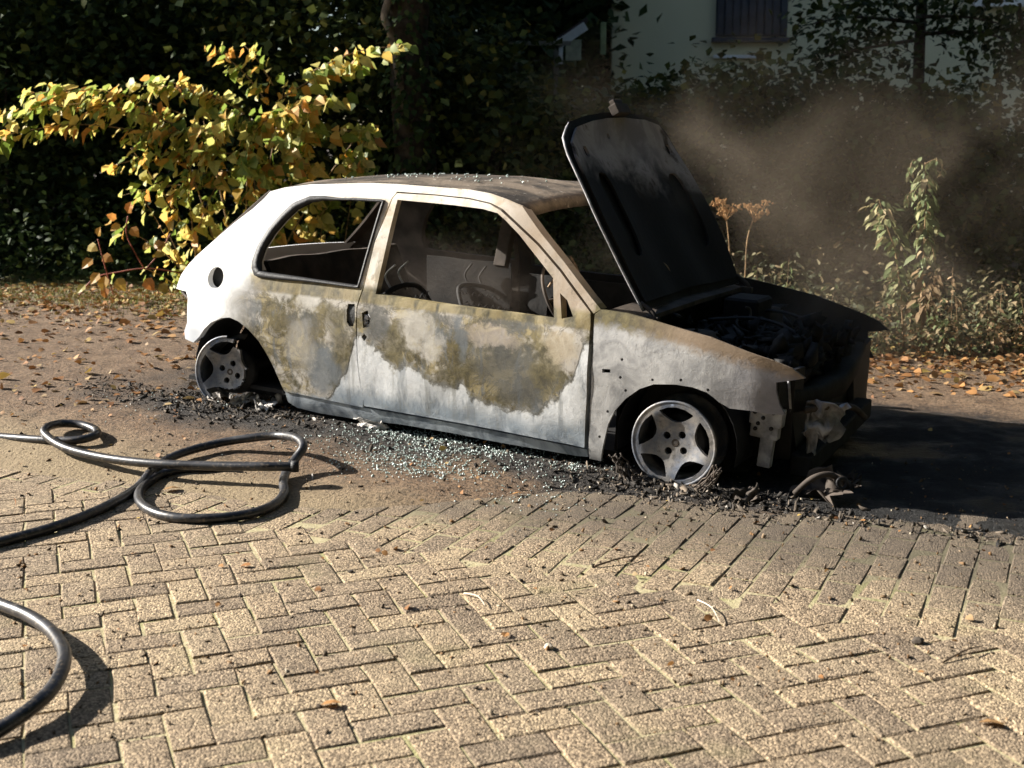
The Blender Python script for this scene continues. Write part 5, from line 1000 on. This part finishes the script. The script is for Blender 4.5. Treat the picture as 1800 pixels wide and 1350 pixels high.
for i in range(3): MB().box((-.05+.5*i, .03, 1.25), (.06, .05, 2.6)).build('post', simple('grey_wood_post', (.2, .19, .17), .9), ra)

# ================================================================== smoke
def smoke(name, label, c_, rad, dens, col, seed, sc, parent=None):
    bm = bmesh.new(); bmesh.ops.create_icosphere(bm, subdivisions=3, radius=1.); me = bpy.data.meshes.new(name); bm.to_mesh(me); bm.free()
    m = bpy.data.materials.new(name+'_volume'); m.use_nodes = True; t = m.node_tree; t.nodes.clear(); out = t.nodes.new('ShaderNodeOutputMaterial'); pv = t.nodes.new('ShaderNodeVolumePrincipled'); t.links.new(pv.outputs[0], out.inputs['Volume'])
    pv.inputs['Color'].default_value = (*col, 1); pv.inputs['Anisotropy'].default_value = .2
    tc = t.nodes.new('ShaderNodeTexCoord'); ln = t.nodes.new('ShaderNodeVectorMath'); ln.operation = 'LENGTH'; t.links.new(tc.outputs['Object'], ln.inputs[0])
    mp = t.nodes.new('ShaderNodeMapping'); mp.inputs['Location'].default_value = (seed, seed*2, 0); mp.inputs['Scale'].default_value = (rad[0], rad[1], rad[2]); t.links.new(tc.outputs['Object'], mp.inputs[0])
    nz = t.nodes.new('ShaderNodeTexNoise'); nz.inputs['Scale'].default_value = sc; nz.inputs['Detail'].default_value = 3; nz.inputs['Distortion'].default_value = .8; t.links.new(mp.outputs[0], nz.inputs['Vector'])
    r1 = t.nodes.new('ShaderNodeMapRange'); r1.interpolation_type = 'SMOOTHSTEP'; r1.inputs[1].default_value = .42; r1.inputs[2].default_value = .72; t.links.new(nz.outputs['Fac'], r1.inputs[0])
    r2 = t.nodes.new('ShaderNodeMapRange'); r2.interpolation_type = 'SMOOTHSTEP'; r2.inputs[1].default_value = .0; r2.inputs[2].default_value = .98; r2.inputs[3].default_value = 1; r2.inputs[4].default_value = 0; t.links.new(ln.outputs['Value'], r2.inputs[0])
    mu = t.nodes.new('ShaderNodeMath'); mu.operation = 'MULTIPLY'; t.links.new(r1.outputs[0], mu.inputs[0]); t.links.new(r2.outputs[0], mu.inputs[1]); mu2 = t.nodes.new('ShaderNodeMath'); mu2.operation = 'MULTIPLY'; mu2.inputs[1].default_value = dens; t.links.new(mu.outputs[0], mu2.inputs[0]); t.links.new(mu2.outputs[0], pv.inputs['Density'])
    me.materials.append(m); o = link(name, me, parent); o.location = c_; o.scale = rad; tag(o, label, 'smoke', kind='stuff'); return o
b = at(1540, 350, 7.9); smoke('smoke', 'brownish smoke drifting right from the engine bay', (b.x, 7.9, b.z), (3.0, 1.2, 1.5), .38, (.45, .375, .29), 3.1, 1.25)
smoke('nose_smoke', 'dark thin smoke hanging over the burnt engine bay', c2w((2.75, .35, .55)), (.85, .75, .55), 1.3, (.40, .34, .28), 5.2, 2.4)
b = c2w((1.75, .05, 1.25)); smoke('bonnet_smoke', 'thin smoke curling off the raised bonnet', b+Vector((.25, .1, .0)), (.55, .45, .40), .7, (.52, .44, .35), 7.7, 3.0)
b = c2w((1.0, .1, .68)); smoke('cabin_smoke', 'thin smoke inside the burnt cabin', b, (.85, .62, .36), .65, (.55, .46, .38), 1.3, 2.6)
